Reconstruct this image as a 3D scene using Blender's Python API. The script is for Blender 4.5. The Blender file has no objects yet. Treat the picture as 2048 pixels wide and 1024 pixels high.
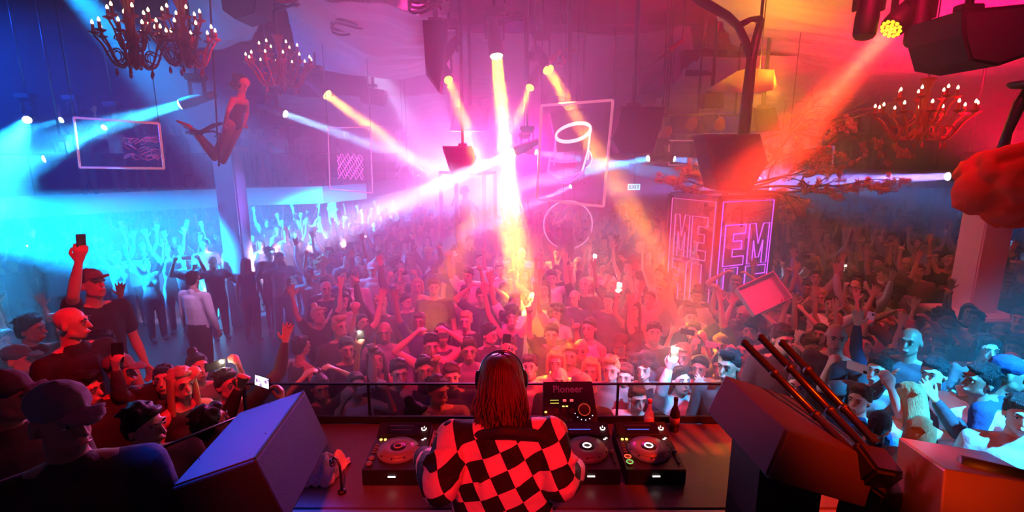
import bpy, bmesh, math, random
from mathutils import Vector, Matrix, Euler, noise
PI = math.pi
R = math.radians
sc = bpy.context.scene
COL = sc.collection
random.seed(7)

# ---------------------------------------------------------------- camera, exposure, world
cam_data = bpy.data.cameras.new('camera')
camera = bpy.data.objects.new('camera', cam_data)
COL.objects.link(camera)
CAM = Vector((0, 0, 3.7)); PITCH = R(11.7); F = 1024.0
camera.location = CAM
camera.rotation_euler = (PI / 2 - PITCH, 0, 0)
cam_data.sensor_width = 36; cam_data.lens = 18
cam_data.clip_end = 200
sc.camera = camera
sc.view_settings.view_transform = 'Standard'
sc.view_settings.look = 'None'
sc.view_settings.exposure = 0.7
sc.view_settings.gamma = 1
sc.view_settings.use_curve_mapping = False
sc.cycles.max_bounces = 5; sc.cycles.diffuse_bounces = 2; sc.cycles.glossy_bounces = 2
sc.cycles.transmission_bounces = 4; sc.cycles.transparent_max_bounces = 12; sc.cycles.volume_bounces = 0
sc.cycles.use_denoising = True
world = bpy.data.worlds.new('world'); sc.world = world; world.use_nodes = True
world.node_tree.nodes['Background'].inputs[0].default_value = (0.02, 0.01, 0.05, 1)
world.node_tree.nodes['Background'].inputs[1].default_value = 0.2


def V(*a): return Vector(a)


def at(px, py, Y):
    d = (px - 1024) / F; v = (512 - py) / F
    dz = -math.sin(PITCH) + math.cos(PITCH) * v; dy = math.cos(PITCH) + math.sin(PITCH) * v
    t = Y / dy
    return Vector((d * t, Y, CAM.z + dz * t))


def atz(px, py, z):
    d = (px - 1024) / F; v = (512 - py) / F
    dz = -math.sin(PITCH) + math.cos(PITCH) * v; dy = math.cos(PITCH) + math.sin(PITCH) * v
    t = (z - CAM.z) / dz
    return Vector((d * t, dy * t, z))


def topx(p):
    q = Vector(p) - CAM
    dep = q.y * math.cos(PITCH) - q.z * math.sin(PITCH)
    up = q.y * math.sin(PITCH) + q.z * math.cos(PITCH)
    return 1024 + F * q.x / dep, 512 - F * up / dep


def spot(name, loc, aim, col, energy, deg, blend=.3, soft=.05, parent=None):
    l = bpy.data.lights.new(name, 'SPOT')
    l.energy = energy; l.color = col; l.spot_size = R(deg); l.spot_blend = blend; l.shadow_soft_size = soft
    o = bpy.data.objects.new(name, l); COL.objects.link(o)
    o.location = loc
    d = Vector(aim) - Vector(loc)
    o.rotation_euler = d.to_track_quat('-Z', 'Y').to_euler()
    return o


def beam(name, loc, d, col, energy, deg, r):
    l = bpy.data.lights.new(name, 'AREA'); l.shape = 'DISK'; l.size = r * 1.8; l.spread = R(deg)
    l.energy = energy * (1 - math.cos(R(deg) / 2)) * .5 * BEAMK; l.color = col
    o = bpy.data.objects.new(name, l); COL.objects.link(o); o.location = loc
    o.rotation_euler = Vector(d).to_track_quat('-Z', 'Y').to_euler()
    return o


BEAMK = 1.0


def area(name, loc, aim, col, energy, sx, sy):
    l = bpy.data.lights.new(name, 'AREA'); l.shape = 'RECTANGLE'; l.size = sx; l.size_y = sy
    l.energy = energy; l.color = col
    o = bpy.data.objects.new(name, l); COL.objects.link(o); o.location = loc
    o.rotation_euler = (Vector(aim) - Vector(loc)).to_track_quat('-Z', 'Y').to_euler()
    return o


def ptd(px, py, t):
    d = (px - 1024) / F; v = (512 - py) / F
    return CAM + V(d, math.cos(PITCH) + math.sin(PITCH) * v, -math.sin(PITCH) + math.cos(PITCH) * v) * t


def cam2w(x, y, z):
    return CAM + V(x, math.cos(PITCH) * z + math.sin(PITCH) * y, -math.sin(PITCH) * z + math.cos(PITCH) * y)


RED = (1, .005, .045); ORANGE = (1, .22, .015); BLUE = (.0, .26, 1); CYAN = (.02, .42, 1); PINK = (1, .12, .55); DEEP = (.01, .05, 1)
# key and wash lights (fixtures with visible beams carry their own lamps)
spot('red_wash_front', (.9, 1.6, 7.0), (.7, 6.0, 1.2), (1, .004, .06), 3600, 45, .9, .2)
spot('red_wash_left', (-.6, 1.6, 6.0), (-3.1, 4.3, 1.6), (1, .003, .01), 900, 38, .8, .15)
spot('pink_wash_mid', (-.5, 2.5, 7.2), (-.7, 7.6, 1.0), (1, .015, .24), 2300, 40, .7, .2)
spot('red_wash_right', (3.0, 3.5, 7.2), (4.4, 8.6, 1.2), (1, .002, .07), 1500, 60, .8, .2)
spot('cyan_key_right', (4.5, .4, 6.4), (3.7, 3.3, 1.6), (.015, .4, 1), 16000, 24, .6, .1)
spot('cyan_key_arm', (2.3, .5, 6.5), (1.45, 4.2, 1.75), CYAN, 7500, 10, .6, .06)
spot('cyan_key_left', (-2.4, .9, 6.5), (-1.35, 3.8, 1.9), (.02, .2, 1), 400, 11, .6, .08)
spot('blue_on_wedge', (-1.7, 3.2, 7.0), (-1.13, 2.02, 2.5), (0, .07, 1), 4200, 10, .6, .1)
spot('violet_back', (6, 19.0, 7.0), (7, 12, 1), (.1, .08, 1), 700, 50, .6, .2)
spot('blue_flood_side', cam2w(-8.7, .7, 6.6), cam2w(-5.2, -.35, 15), (.0, .36, 1), 105000, 32, .35, .12)
spot('pink_column', (-1.8, 18.8, 6.2), (-.6, 10.0, 1.4), (.95, .16, .8), 22000, 26, .9, .2)  # unseen spot added to pour pink into the central haze and crowd
spot('pink_column_low', (-2.2, 12.0, 7.3), (-.9, 8.0, 1.2), (1, .03, .3), 5000, 34, .8, .2)
spot('blue_flood_high', (-12.5, 9.0, 6.5), (-7.5, 10.5, 3.8), (.0, .08, 1), 4500, 60, .8, .2)
spot('magenta_haze_fill', (.6, 18.5, 4.2), (-.1, 9.0, 3.0), (1, .01, .3), 13000, 25, .9, .2)  # unseen lamp added at the back to brighten the centre haze
spot('lavender_haze_fill', (-1.8, 19.0, 3.2), (-1.2, 9.5, 3.5), (.85, .28, 1), 16000, 26, .95, .4)  # unseen lamp added to whiten the haze around the silhouette booth
spot('red_haze_fill_right', (12.5, 13.0, 5.6), (5.0, 8.5, 4.2), (1, .0, .02), 34000, 58, .8, .3)  # unseen lamp added to redden the haze on the right
spot('red_haze_fill_top', (3.5, 16.5, 6.0), (2.5, 8.0, 4.2), (1, .0, .03), 2500, 50, .8, .3)  # unseen lamp added for red in the upper haze
spot('red_haze_fill_low', (6.5, 11.5, 7.2), (1.2, 7.8, 1.8), (1, .003, .02), 30000, 30, .9, .2)  # unseen lamp added for red haze low over the crowd
spot('violet_far_right', (8, 9, 7.2), (6.5, 13, 1.2), (.1, .15, 1), 1800, 60, .6, .2)
spot('dj_red', (.9, -1.2, 5.6), (.05, 2.0, 2.3), (1, .005, .005), 800, 14, .7, .1)
spot('orange_table', (2.0, .9, 5.0), (1.3, 2.65, 1.9), (1, .02, .0), 1300, 26, .9, .1)
spot('orange_corner', (.7, .6, 3.3), (1.7, 1.75, 2.55), (1, .1, .0), 110, 22, .9, .03)
spot('ceiling_red', (6.5, 6.5, 3.4), (7.0, 10.5, 7.4), (1, .001, .05), 2400, 75, .7, .3)
spot('ceiling_violet', (-2.5, 6.5, 2.9), (-2.0, 10.5, 7.4), (.6, .01, .4), 90, 70, .7, .3)
spot('aerial_red_fill', (0, 5.5, 6.0), (-4.2, 8.0, 4.9), (1, .0, .02), 1400, 22, .6, .1)  # unseen lamp added to turn the aerialist red
spot('back_wall_violet', (0, 14.5, 6.8), (0, 20.5, 3.6), (.3, .03, .9), 250, 120, .7, .3)
spot('pale_shirt_fill', (-1.5, 4.0, 7.2), (-5.0, 8.0, 1.4), (.7, .3, .8), 3000, 12, .8, .1)  # unseen lamp added to lighten the lone white shirt
spot('cyan_cross_fill', (-7.5, 9.0, 6.6), (-2.4, 9.3, 1.0), (.0, .3, 1), 9000, 26, .8, .1)  # unseen lamp added to bring blue onto the left-centre crowd
spot('white_hands_fill', (-4.2, 14.0, 7.2), (-.9, 9.4, 1.8), (.55, .6, 1), 9000, 13, .7, .1)  # unseen narrow lamp added to highlight the raised hands
spot('table_red_fill', (-.5, .3, 4.6), (-.95, 2.55, 1.95), (1, .02, .01), 420, 22, .9, .1)  # unseen lamp added to redden the towel end of the table

# ---------------------------------------------------------------- materials
MATS = {}


def mat(name, col=(.5, .5, .5), rough=.6, metal=0., bump=0., bscale=60., objcol=False, emit=None, estr=1., vary=0., trans=0., alpha=1., coat=0., sub=0.):
    if name in MATS: return MATS[name]
    m = bpy.data.materials.new(name); m.use_nodes = True; nt = m.node_tree
    b = nt.nodes['Principled BSDF']
    b.inputs['Base Color'].default_value = (*col, 1)
    b.inputs['Roughness'].default_value = rough; b.inputs['Metallic'].default_value = metal
    b.inputs['Transmission Weight'].default_value = trans; b.inputs['Alpha'].default_value = alpha
    b.inputs['Coat Weight'].default_value = coat
    if sub: b.inputs['Sheen Weight'].default_value = sub
    src = None
    if objcol:
        oi = nt.nodes.new('ShaderNodeObjectInfo'); src = oi.outputs['Color']
        nt.links.new(src, b.inputs['Base Color'])
    if vary:
        tc = nt.nodes.new('ShaderNodeTexCoord'); n = nt.nodes.new('ShaderNodeTexNoise'); n.inputs['Scale'].default_value = bscale * .2
        n.inputs['Detail'].default_value = 6
        nt.links.new(tc.outputs['Object'], n.inputs['Vector'])
        mr = nt.nodes.new('ShaderNodeMapRange'); mr.inputs['To Min'].default_value = 1 - vary; mr.inputs['To Max'].default_value = 1 + vary
        nt.links.new(n.outputs['Fac'], mr.inputs['Value'])
        vm = nt.nodes.new('ShaderNodeVectorMath'); vm.operation = 'SCALE'
        if src: nt.links.new(src, vm.inputs[0])
        else: vm.inputs[0].default_value = col
        nt.links.new(mr.outputs['Result'], vm.inputs['Scale']); nt.links.new(vm.outputs[0], b.inputs['Base Color'])
    if bump:
        tc = nt.nodes.new('ShaderNodeTexCoord'); n = nt.nodes.new('ShaderNodeTexNoise'); n.inputs['Scale'].default_value = bscale
        n.inputs['Detail'].default_value = 4
        bp = nt.nodes.new('ShaderNodeBump'); bp.inputs['Strength'].default_value = bump; bp.inputs['Distance'].default_value = .02
        nt.links.new(tc.outputs['Object'], n.inputs['Vector']); nt.links.new(n.outputs['Fac'], bp.inputs['Height'])
        nt.links.new(bp.outputs['Normal'], b.inputs['Normal'])
    if emit:
        b.inputs['Emission Color'].default_value = (*emit, 1); b.inputs['Emission Strength'].default_value = estr
    MATS[name] = m
    return m


SKIN = mat('skin', objcol=True, rough=.5, vary=.12, bscale=30)
CLOTH = mat('cloth', objcol=True, rough=.85, bump=.5, bscale=14, vary=.15)
HAIR = mat('hair', objcol=True, rough=.42, bump=.9, bscale=8)
_n = [n for n in HAIR.node_tree.nodes if n.type == 'TEX_NOISE'][0]; _t = [n for n in HAIR.node_tree.nodes if n.type == 'TEX_COORD'][0]
_mp = HAIR.node_tree.nodes.new('ShaderNodeMapping'); _mp.inputs['Scale'].default_value = (26, 26, 3)
HAIR.node_tree.links.new(_t.outputs['Object'], _mp.inputs[0]); HAIR.node_tree.links.new(_mp.outputs[0], _n.inputs['Vector'])
DARK = mat('dark_features', (.02, .012, .01), .3)
LIP = mat('lips', (.36, .12, .1), .45)
WHITE_EYE = mat('eye_white', (.8, .78, .75), .3)
BLACK = mat('black_plastic', (.008, .008, .009), .5, bump=.15, bscale=300)
BOX = mat('speaker_coating', (.012, .012, .014), .65, bump=.25, bscale=260, vary=.2)
METAL = mat('dark_metal', (.06, .06, .065), .35, .8)
CHROME = mat('chrome', (.6, .6, .62), .18, 1.)
GREY = mat('grey_plastic', (.2, .2, .21), .4)
GLASS = mat('clear_glass', (.9, .95, 1), .04, alpha=.12)
TINT = mat('tinted_glass', (.008, .004, .008), .05, alpha=.45)


def emat(name, col, s):
    if name in MATS: return MATS[name]
    m = bpy.data.materials.new(name); m.use_nodes = True; nt = m.node_tree; nt.nodes.clear()
    o = nt.nodes.new('ShaderNodeOutputMaterial'); e = nt.nodes.new('ShaderNodeEmission')
    e.inputs[0].default_value = (*col, 1); e.inputs[1].default_value = s
    nt.links.new(e.outputs[0], o.inputs[0]); MATS[name] = m
    return m


# ---------------------------------------------------------------- mesh helpers
class MB:
    def __init__(s): s.v = []; s.f = []; s.m = []; s.sm = []

    def add(s, vs, fs, mi=0, smooth=True):
        n = len(s.v); s.v += [tuple(v) for v in vs]
        for f in fs: s.f.append(tuple(i + n for i in f)); s.m.append(mi); s.sm.append(smooth)
        return s

    def box(s, c, size, rot=None, mi=0, bev=0.):
        hx, hy, hz = [a / 2 for a in size]; M = rot if rot is not None else Matrix.Identity(3)
        c = Vector(c)
        if bev <= 0:
            vs = [c + M @ Vector((x, y, z)) for x in (-hx, hx) for y in (-hy, hy) for z in (-hz, hz)]
            fs = [(0, 1, 3, 2), (4, 6, 7, 5), (0, 4, 5, 1), (2, 3, 7, 6), (0, 2, 6, 4), (1, 5, 7, 3)]
            return s.add(vs, fs, mi, False)
        b = min(bev, hx * .9, hy * .9, hz * .9)
        bm = bmesh.new(); bmesh.ops.create_cube(bm, size=1)
        for v in bm.verts: v.co = Vector((v.co.x * 2 * hx, v.co.y * 2 * hy, v.co.z * 2 * hz))
        bmesh.ops.bevel(bm, geom=bm.edges[:], offset=b, segments=2, affect='EDGES')
        bm.verts.ensure_lookup_table()
        s.add([c + M @ v.co for v in bm.verts], [[v.index for v in f.verts] for f in bm.faces], mi, False); bm.free()
        return s

    def tube(s, pts, rad, n=8, mi=0, closed=False, smooth=True):
        pts = [Vector(p) for p in pts]; k = len(pts)
        if not isinstance(rad, (list, tuple)): rad = [rad] * k
        ref = None; vs = []
        for i, p in enumerate(pts):
            if closed: d = pts[(i + 1) % k] - pts[i - 1]
            else: d = pts[min(i + 1, k - 1)] - pts[max(i - 1, 0)]
            d = d.normalized() if d.length > 1e-9 else Vector((0, 0, 1))
            if ref is None: ref = d.orthogonal().normalized()
            ref = (ref - d * ref.dot(d)).normalized(); b = d.cross(ref)
            for j in range(n):
                a = 2 * PI * j / n; vs.append(p + (ref * math.cos(a) + b * math.sin(a)) * rad[i])
        fs = []
        for i in range(k if closed else k - 1):
            for j in range(n):
                a = i * n + j; b_ = i * n + (j + 1) % n; c = ((i + 1) % k) * n + (j + 1) % n; d_ = ((i + 1) % k) * n + j
                fs.append((a, b_, c, d_))
        if not closed: fs.append(tuple(range(n - 1, -1, -1))); fs.append(tuple(range((k - 1) * n, k * n)))
        return s.add(vs, fs, mi, smooth)

    def cyl(s, a, b, r, r2=None, n=16, mi=0): return s.tube([a, b], [r, r if r2 is None else r2], n, mi)

    def lathe(s, o, prof, n=20, mi=0, M=None):
        o = Vector(o); M = M or Matrix.Identity(3); vs = []
        for (r, z) in prof:
            for j in range(n):
                a = 2 * PI * j / n; vs.append(o + M @ Vector((r * math.cos(a), r * math.sin(a), z)))
        fs = [(i * n + j, i * n + (j + 1) % n, (i + 1) * n + (j + 1) % n, (i + 1) * n + j) for i in range(len(prof) - 1) for j in range(n)]
        fs.append(tuple(range(n - 1, -1, -1))); fs.append(tuple(range((len(prof) - 1) * n, len(prof) * n)))
        return s.add(vs, fs, mi)

    def ell(s, c, r, n=10, mi=0, M=None):
        c = Vector(c); M = M or Matrix.Identity(3)
        if not isinstance(r, (tuple, list)): r = (r, r, r)
        h = max(4, n // 2 + 1); vs = []; fs = []
        for i in range(h + 1):
            t = PI * i / h
            for j in range(n):
                a = 2 * PI * j / n
                vs.append(c + M @ Vector((r[0] * math.sin(t) * math.cos(a), r[1] * math.sin(t) * math.sin(a), r[2] * math.cos(t))))
        for i in range(h):
            for j in range(n):
                q = (i * n + j, (i + 1) * n + j, (i + 1) * n + (j + 1) % n, i * n + (j + 1) % n); fs.append(q)
        return s.add(vs, fs, mi)

    def prism(s, poly, d, mi=0):
        """poly: list of 3-d points in a plane, d: extrusion vector"""
        poly = [Vector(p) for p in poly]; n = len(poly); d = Vector(d)
        vs = poly + [p + d for p in poly]
        fs = [tuple(range(n)), tuple(range(2 * n - 1, n - 1, -1))] + [(i, (i + 1) % n, n + (i + 1) % n, n + i) for i in range(n)]
        return s.add(vs, fs, mi, False)

    def mesh(s, name, mats):
        me = bpy.data.meshes.new(name); me.from_pydata(s.v, [], s.f)
        for m in (mats if isinstance(mats, (list, tuple)) else [mats]): me.materials.append(m)
        me.polygons.foreach_set('material_index', s.m); me.polygons.foreach_set('use_smooth', s.sm)
        me.update()
        bm = bmesh.new(); bm.from_mesh(me); bmesh.ops.remove_doubles(bm, verts=bm.verts, dist=1e-6); bmesh.ops.recalc_face_normals(bm, faces=bm.faces); bm.to_mesh(me); bm.free()
        return me

    def build(s, name, mats, parent=None, loc=(0, 0, 0)):
        o = bpy.data.objects.new(name, s.mesh(name, mats)); COL.objects.link(o); o.location = loc
        if parent: o.parent = parent
        return o


def tag(o, label=None, cat=None, group=None, kind=None):
    if label: o['label'] = label
    if cat: o['category'] = cat
    if group: o['group'] = group
    if kind: o['kind'] = kind
    return o


def empty(name, loc, label=None, cat=None, group=None, rot=None):
    o = bpy.data.objects.new(name, None); COL.objects.link(o); o.location = loc; o.empty_display_size = .1
    if rot is not None: o.rotation_euler = rot
    return tag(o, label, cat, group)


def child(me, name, parent, M=None, color=None):
    o = bpy.data.objects.new(name, me); COL.objects.link(o); o.parent = parent
    if M is not None: o.matrix_local = M
    if color: o.color = (*color, 1)
    return o


def hull_into(bm, ells, n=10):
    """convex hull of ellipsoids; each (centre, radii[, matrix])"""
    vs = []
    for e in ells:
        c = Vector(e[0]); r = e[1]; M = e[2] if len(e) > 2 and e[2] is not None else Matrix.Identity(3)
        if not isinstance(r, (tuple, list)): r = (r, r, r)
        h = 6
        for i in range(h + 1):
            t = PI * i / h
            for j in range(n if 0 < i < h else 1):
                a = 2 * PI * j / n
                vs.append(bm.verts.new(c + M @ Vector((r[0] * math.sin(t) * math.cos(a), r[1] * math.sin(t) * math.sin(a), r[2] * math.cos(t)))))
    g = bmesh.ops.convex_hull(bm, input=vs)
    dead = [e for e in set(g['geom_interior'] + g['geom_unused']) if isinstance(e, bmesh.types.BMVert) and e.is_valid]
    if dead: bmesh.ops.delete(bm, geom=dead, context='VERTS')


def blob(name, groups, voxel, target, mats, smooth=2, extra=None):
    """union of convex hulls -> one continuous surface"""
    bm = bmesh.new()
    for g in groups: 
        b2 = bmesh.new(); hull_into(b2, g)
        bmesh.ops.recalc_face_normals(b2, faces=b2.faces)
        tmp = bpy.data.meshes.new('tmp'); b2.to_mesh(tmp); b2.free(); bm.from_mesh(tmp); bpy.data.meshes.remove(tmp)
    me = bpy.data.meshes.new(name); bm.to_mesh(me); bm.free()
    o = bpy.data.objects.new('tmp', me); COL.objects.link(o)
    m = o.modifiers.new('r', 'REMESH'); m.mode = 'VOXEL'; m.voxel_size = voxel; m.use_smooth_shade = True
    if smooth:
        s = o.modifiers.new('s', 'SMOOTH'); s.factor = .5; s.iterations = smooth
    dg = bpy.context.evaluated_depsgraph_get(); ev = o.evaluated_get(dg)
    nf = len(ev.data.polygons) * 2
    if target and nf > target:
        d = o.modifiers.new('d', 'DECIMATE'); d.ratio = target / nf
        dg = bpy.context.evaluated_depsgraph_get(); ev = o.evaluated_get(dg)
    out = bpy.data.meshes.new_from_object(ev, depsgraph=dg)
    out.name = name
    bpy.data.objects.remove(o); bpy.data.meshes.remove(me)
    out.materials.clear()
    for mm in (mats if isinstance(mats, (list, tuple)) else [mats]): out.materials.append(mm)
    out.polygons.foreach_set('use_smooth', [True] * len(out.polygons))
    out.polygons.foreach_set('material_index', [0] * len(out.polygons))
    if extra:
        bm = bmesh.new(); bm.from_mesh(out); em = extra.mesh('x', mats); bm.from_mesh(em); bm.to_mesh(out); bm.free(); bpy.data.meshes.remove(em)
    out.update()
    return out


# ---------------------------------------------------------------- people


HEADC = V(0, -.015, 1.605)


def head_groups(M):
    """M: 4x4 head matrix (origin head centre, face to -Y)"""
    r3 = M.to_3x3()
    def e(c, r): return (M @ V(*c), r, r3)
    return [
        [e((0, .012, .035), (.074, .09, .08))],
        [e((0, .0, .02), (.07, .082, .08)), e((0, -.048, -.082), (.032, .03, .024))],
        [e((-.045, -.01, -.05), (.02, .03, .03)), e((.045, -.01, -.05), (.02, .03, .03)), e((0, -.05, -.085), (.028, .024, .02))],
        [e((0, -.084, .018), (.008, .008, .008)), e((0, -.103, -.022), (.014, .013, .01))],
        [e((-.033, -.076, .036), (.022, .014, .008)), e((.033, -.076, .036), (.022, .014, .008))],
        [e((0, -.083, -.055), (.024, .012, .012))],
        [e((-.077, .012, 0), (.009, .02, .03))], [e((.077, .012, 0), (.009, .02, .03))],
    ]


def face_extra(M, mb, fine=False):
    r3 = M.to_3x3()
    for s in (-1, 1):
        mb.ell(M @ V(s * .031, -.0775, .014), (.0135, .008, .0058), 10, 3, r3)
        mb.ell(M @ V(s * .031, -.0842, .014), (.0062, .003, .0055), 8, 1, r3)
        mb.tube([M @ V(s * .016, -.083, .0185), M @ V(s * .031, -.0865, .0215), M @ V(s * .046, -.08, .0175)], [.0018, .0026, .0018], 5, 1)
        mb.tube([M @ V(s * .014, -.089, .036), M @ V(s * .032, -.088, .042), M @ V(s * .05, -.076, .035)], [.004, .0045, .003], 5, 1)
    mb.tube([M @ V(-.024, -.086, -.056), M @ V(-.008, -.0935, -.053), M @ V(.008, -.0935, -.053), M @ V(.024, -.086, -.056)], [.002, .0052, .0052, .002], 6, 2)


def hand_groups(W, d, n, kind, side, th=.0105):
    """W wrist, d pointing direction, n palm normal; side +1/-1 which way the thumb is along s"""
    d = d.normalized(); n = (n - d * n.dot(d)).normalized(); s = d.cross(n) * side
    M = Matrix((s, n, d)).transposed()
    G = [[(W, (.026, .022, .02), M), (W + d * .035, (.034, .015, .02), M)],
         [(W + d * .035, (.034, .015, .02), M), (W + d * .082, (.04, .013, .015), M)]]
    lens = [.062, .078, .084, .074]
    for i in range(4):
        u = (-.033 + .022 * i)   # i = 0 little ... 3 index (thumb side +)
        root = W + d * .082 + s * u
        L = lens[i]
        if kind == 'open': curl = [.05, .12]; spread = (i - 1.5) * .13
        elif kind == 'relax': curl = [.45, .6]; spread = (i - 1.5) * .04
        elif kind == 'fist': curl = [1.45, 1.5]; spread = 0
        elif kind == 'hold': curl = [.75, .8]; spread = (i - 1.5) * .03
        elif kind == 'point': curl = [1.45, 1.5] if i != 3 else [.0, .05]; spread = 0
        elif kind == 'horns': curl = [1.45, 1.5] if i in (1, 2) else [.0, .05]; spread = (i - 1.5) * .08
        dd = (d * math.cos(spread) + s * math.sin(spread)).normalized()
        p = root; a = 0
        for k, f in enumerate((.45, .32, .26)):
            if k == 0: a = curl[0] * .8
            else: a += curl[1] if k == 1 else curl[1] * .7
            q = p + (dd * math.cos(a) + n * math.sin(a)) * L * f
            G.append([(p, th * (1 - .06 * k)), (q, th * (.95 - .08 * k))]); p = q
    t0 = W + d * .028 + s * .028
    if kind in ('fist', 'point', 'horns'):
        t1 = t0 + (d * .7 + s * .45 + n * .4).normalized() * .038; t2 = t1 + (d * .4 - s * .5 + n * .6).normalized() * .04
    elif kind == 'hold':
        t1 = t0 + (d * .6 + s * .5 + n * .5).normalized() * .04; t2 = t1 + (d * .8 - s * .1 + n * .5).normalized() * .036
    else:
        t1 = t0 + (d * .6 + s * .8 + n * .1).normalized() * .04; t2 = t1 + (d * .8 + s * .5).normalized() * .036
    G.append([(t0, th * 1.25), (t1, th * 1.1)]); G.append([(t1, th * 1.1), (t2, th * .9)])
    return G


# arm: (upper direction, fore direction, hand kind, palm normal) in person space: x<0 is the person's right, y<0 forward
DOWN = ((-.22, -.02, -1), (-.08, -.25, -1), 'relax', (1, 0, 0))
POSES = {
    'stand': (DOWN, DOWN, (0, 0, 0)),
    'stand_turn': (DOWN, DOWN, (.6, .05, 0)),
    'stand_look': (((-.25, .1, -1), (.3, -.8, .1), 'fist', (.6, 0, .5)), DOWN, (-.45, .0, .08)),
    'hail': (((-.35, -.25, 1), (-.05, -.12, 1), 'open', (0, -1, 0)), DOWN, (0, -.15, 0)),
    'both_up': (((-.5, -.1, 1), (-.15, -.1, 1), 'open', (0, -1, 0)), ((-.5, -.15, 1), (-.1, -.05, 1), 'open', (0, -1, 0)), (.1, -.2, 0)),
    'phone_both': (((-.35, -.95, .1), (.3, -.35, 1), 'hold', (.7, .6, 0)), ((-.35, -.95, .1), (.3, -.35, 1), 'hold', (.7, .6, 0)), (0, -.1, 0)),
    'phone_high': (((-.3, -.7, .75), (.1, -.3, 1), 'hold', (.5, .8, 0)), DOWN, (0, -.25, 0)),
    'fist_up': (((-.55, -.45, .7), (.15, -.1, 1), 'fist', (0, -1, 0)), DOWN, (-.15, 0, 0)),
    'point_up': (((-.3, -.5, .9), (.0, -.15, 1), 'point', (0, -1, 0)), ((-.3, -.5, .3), (.1, -.3, 1), 'point', (0, -1, 0)), (0, 0, 0)),
    'hands_on_head': (((-.85, -.2, .75), (.75, -.0, .6), 'relax', (.3, 0, -1)), ((-.85, -.2, .75), (.75, 0, .6), 'relax', (.3, 0, -1)), (0, .05, 0)),
    'dance': (((-.7, -.4, -.1), (.2, -.5, 1), 'relax', (0, -1, 0)), ((-.5, -.3, -.7), (.5, -.8, .5), 'fist', (0, 0, -1)), (.3, .1, .12)),
    'wave_left': (DOWN, ((-.75, -.1, .6), (-.25, -.05, 1), 'open', (0, -1, 0)), (.2, -.1, 0)),
    'horns_up': (((-.4, -.2, 1), (-.05, -.2, 1), 'horns', (0, -1, 0)), DOWN, (0, -.1, -.1)),
    'clap': (((-.3, -.8, -.1), (.55, -.35, .9), 'open', (1, .1, 0)), ((-.3, -.8, -.1), (.55, -.35, .9), 'open', (1, .1, 0)), (0, 0, 0)),
}


def joints(sex, pose):
    ra, la, hr = POSES[pose]
    sw = .19 if sex == 'm' else .16; sz = 1.375
    out = []
    for sd, a in ((-1, ra), (1, la)):
        # directions are written for the person's right (x<0); mirror for the left
        mir = 1 if sd < 0 else -1
        u = V(a[0][0] * mir, a[0][1], a[0][2]).normalized(); f = V(a[1][0] * mir, a[1][1], a[1][2]).normalized()
        up = max(0, u.z) * .05
        S = V(sd * (sw - up * .4), 0, sz + up)
        E = S + u * .28; W = E + f * .25
        n = V(a[3][0] * mir, a[3][1], a[3][2])
        out.append((S, E, W, f, n, a[2]))
    M = Matrix.Translation(HEADC) @ Euler((hr[1], hr[2], hr[0])).to_matrix().to_4x4()
    return out, M


def torso_groups(sex, inf=0.):
    i = inf
    if sex == 'm':
        L = [((0, .0, .90), (.165 + i, .115 + i, .09)), ((0, .0, 1.05), (.145 + i, .105 + i, .08)), ((0, .005, 1.24), (.165 + i, .12 + i, .09)), ((0, .01, 1.36), (.16 + i, .1 + i, .05))]
    else:
        L = [((0, .01, .90), (.17 + i, .12 + i, .09)), ((0, .0, 1.06), (.118 + i, .09 + i, .08)), ((0, .005, 1.24), (.135 + i, .1 + i, .08)), ((0, .01, 1.36), (.14 + i, .085 + i, .05))]
    G = [[L[k], L[k + 1]] for k in range(3)]
    if sex == 'f': G += [[((s * .062, -.07, 1.235), (.05 + i, .045 + i, .05 + i))] for s in (-1, 1)]
    return G


def body_groups(sex, pose):
    J, HM = joints(sex, pose); k = 1. if sex == 'm' else .84
    G = torso_groups(sex)
    G.append([(V(0, .015, 1.42), (.06, .055, .04)), (HM @ V(0, .02, -.07), (.052 * k, .055 * k, .03))])
    for j, (S, E, W, f, n, kind) in enumerate(J):
        G.append([(V(S.x * .3, .012, 1.425), (.045, .05, .04)), (V(S.x * .4, .01, 1.34), (.05, .065, .05)), (S, .056 * k)])
        G.append([(S, .056 * k), (S.lerp(E, .5), .047 * k)]); G.append([(S.lerp(E, .5), .047 * k), (E, .037 * k)])
        G.append([(E, .037 * k), (E.lerp(W, .35), .039 * k)]); G.append([(E.lerp(W, .35), .039 * k), (W, .024 * k)])
        G += hand_groups(W, f, n, kind, 1 if j == 0 else -1)
    for s in (-1, 1):
        H = V(s * .09, .0, .88); K = V(s * .1, -.01, .49); A = V(s * .105, .02, .09)
        G += [[(H, .09), (K, .055)], [(K, .055), (K.lerp(A, .3), .056)], [(K.lerp(A, .3), .056), (A, .035)], [(A - V(0, 0, .04), .035), (A + V(0, -.14, -.06), (.04, .04, .022))]]
    G += head_groups(HM)
    return G, J, HM


_cache = {}


def body(sex, pose):
    key = ('b', sex, pose)
    if key not in _cache:
        G, J, HM = body_groups(sex, pose)
        ex = MB(); face_extra(HM, ex)
        me = blob('person_body', G, .0085, 7000, [SKIN, DARK, LIP, WHITE_EYE], 1, ex)
        _cache[key] = (me, J, HM)
    return _cache[key]


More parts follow.
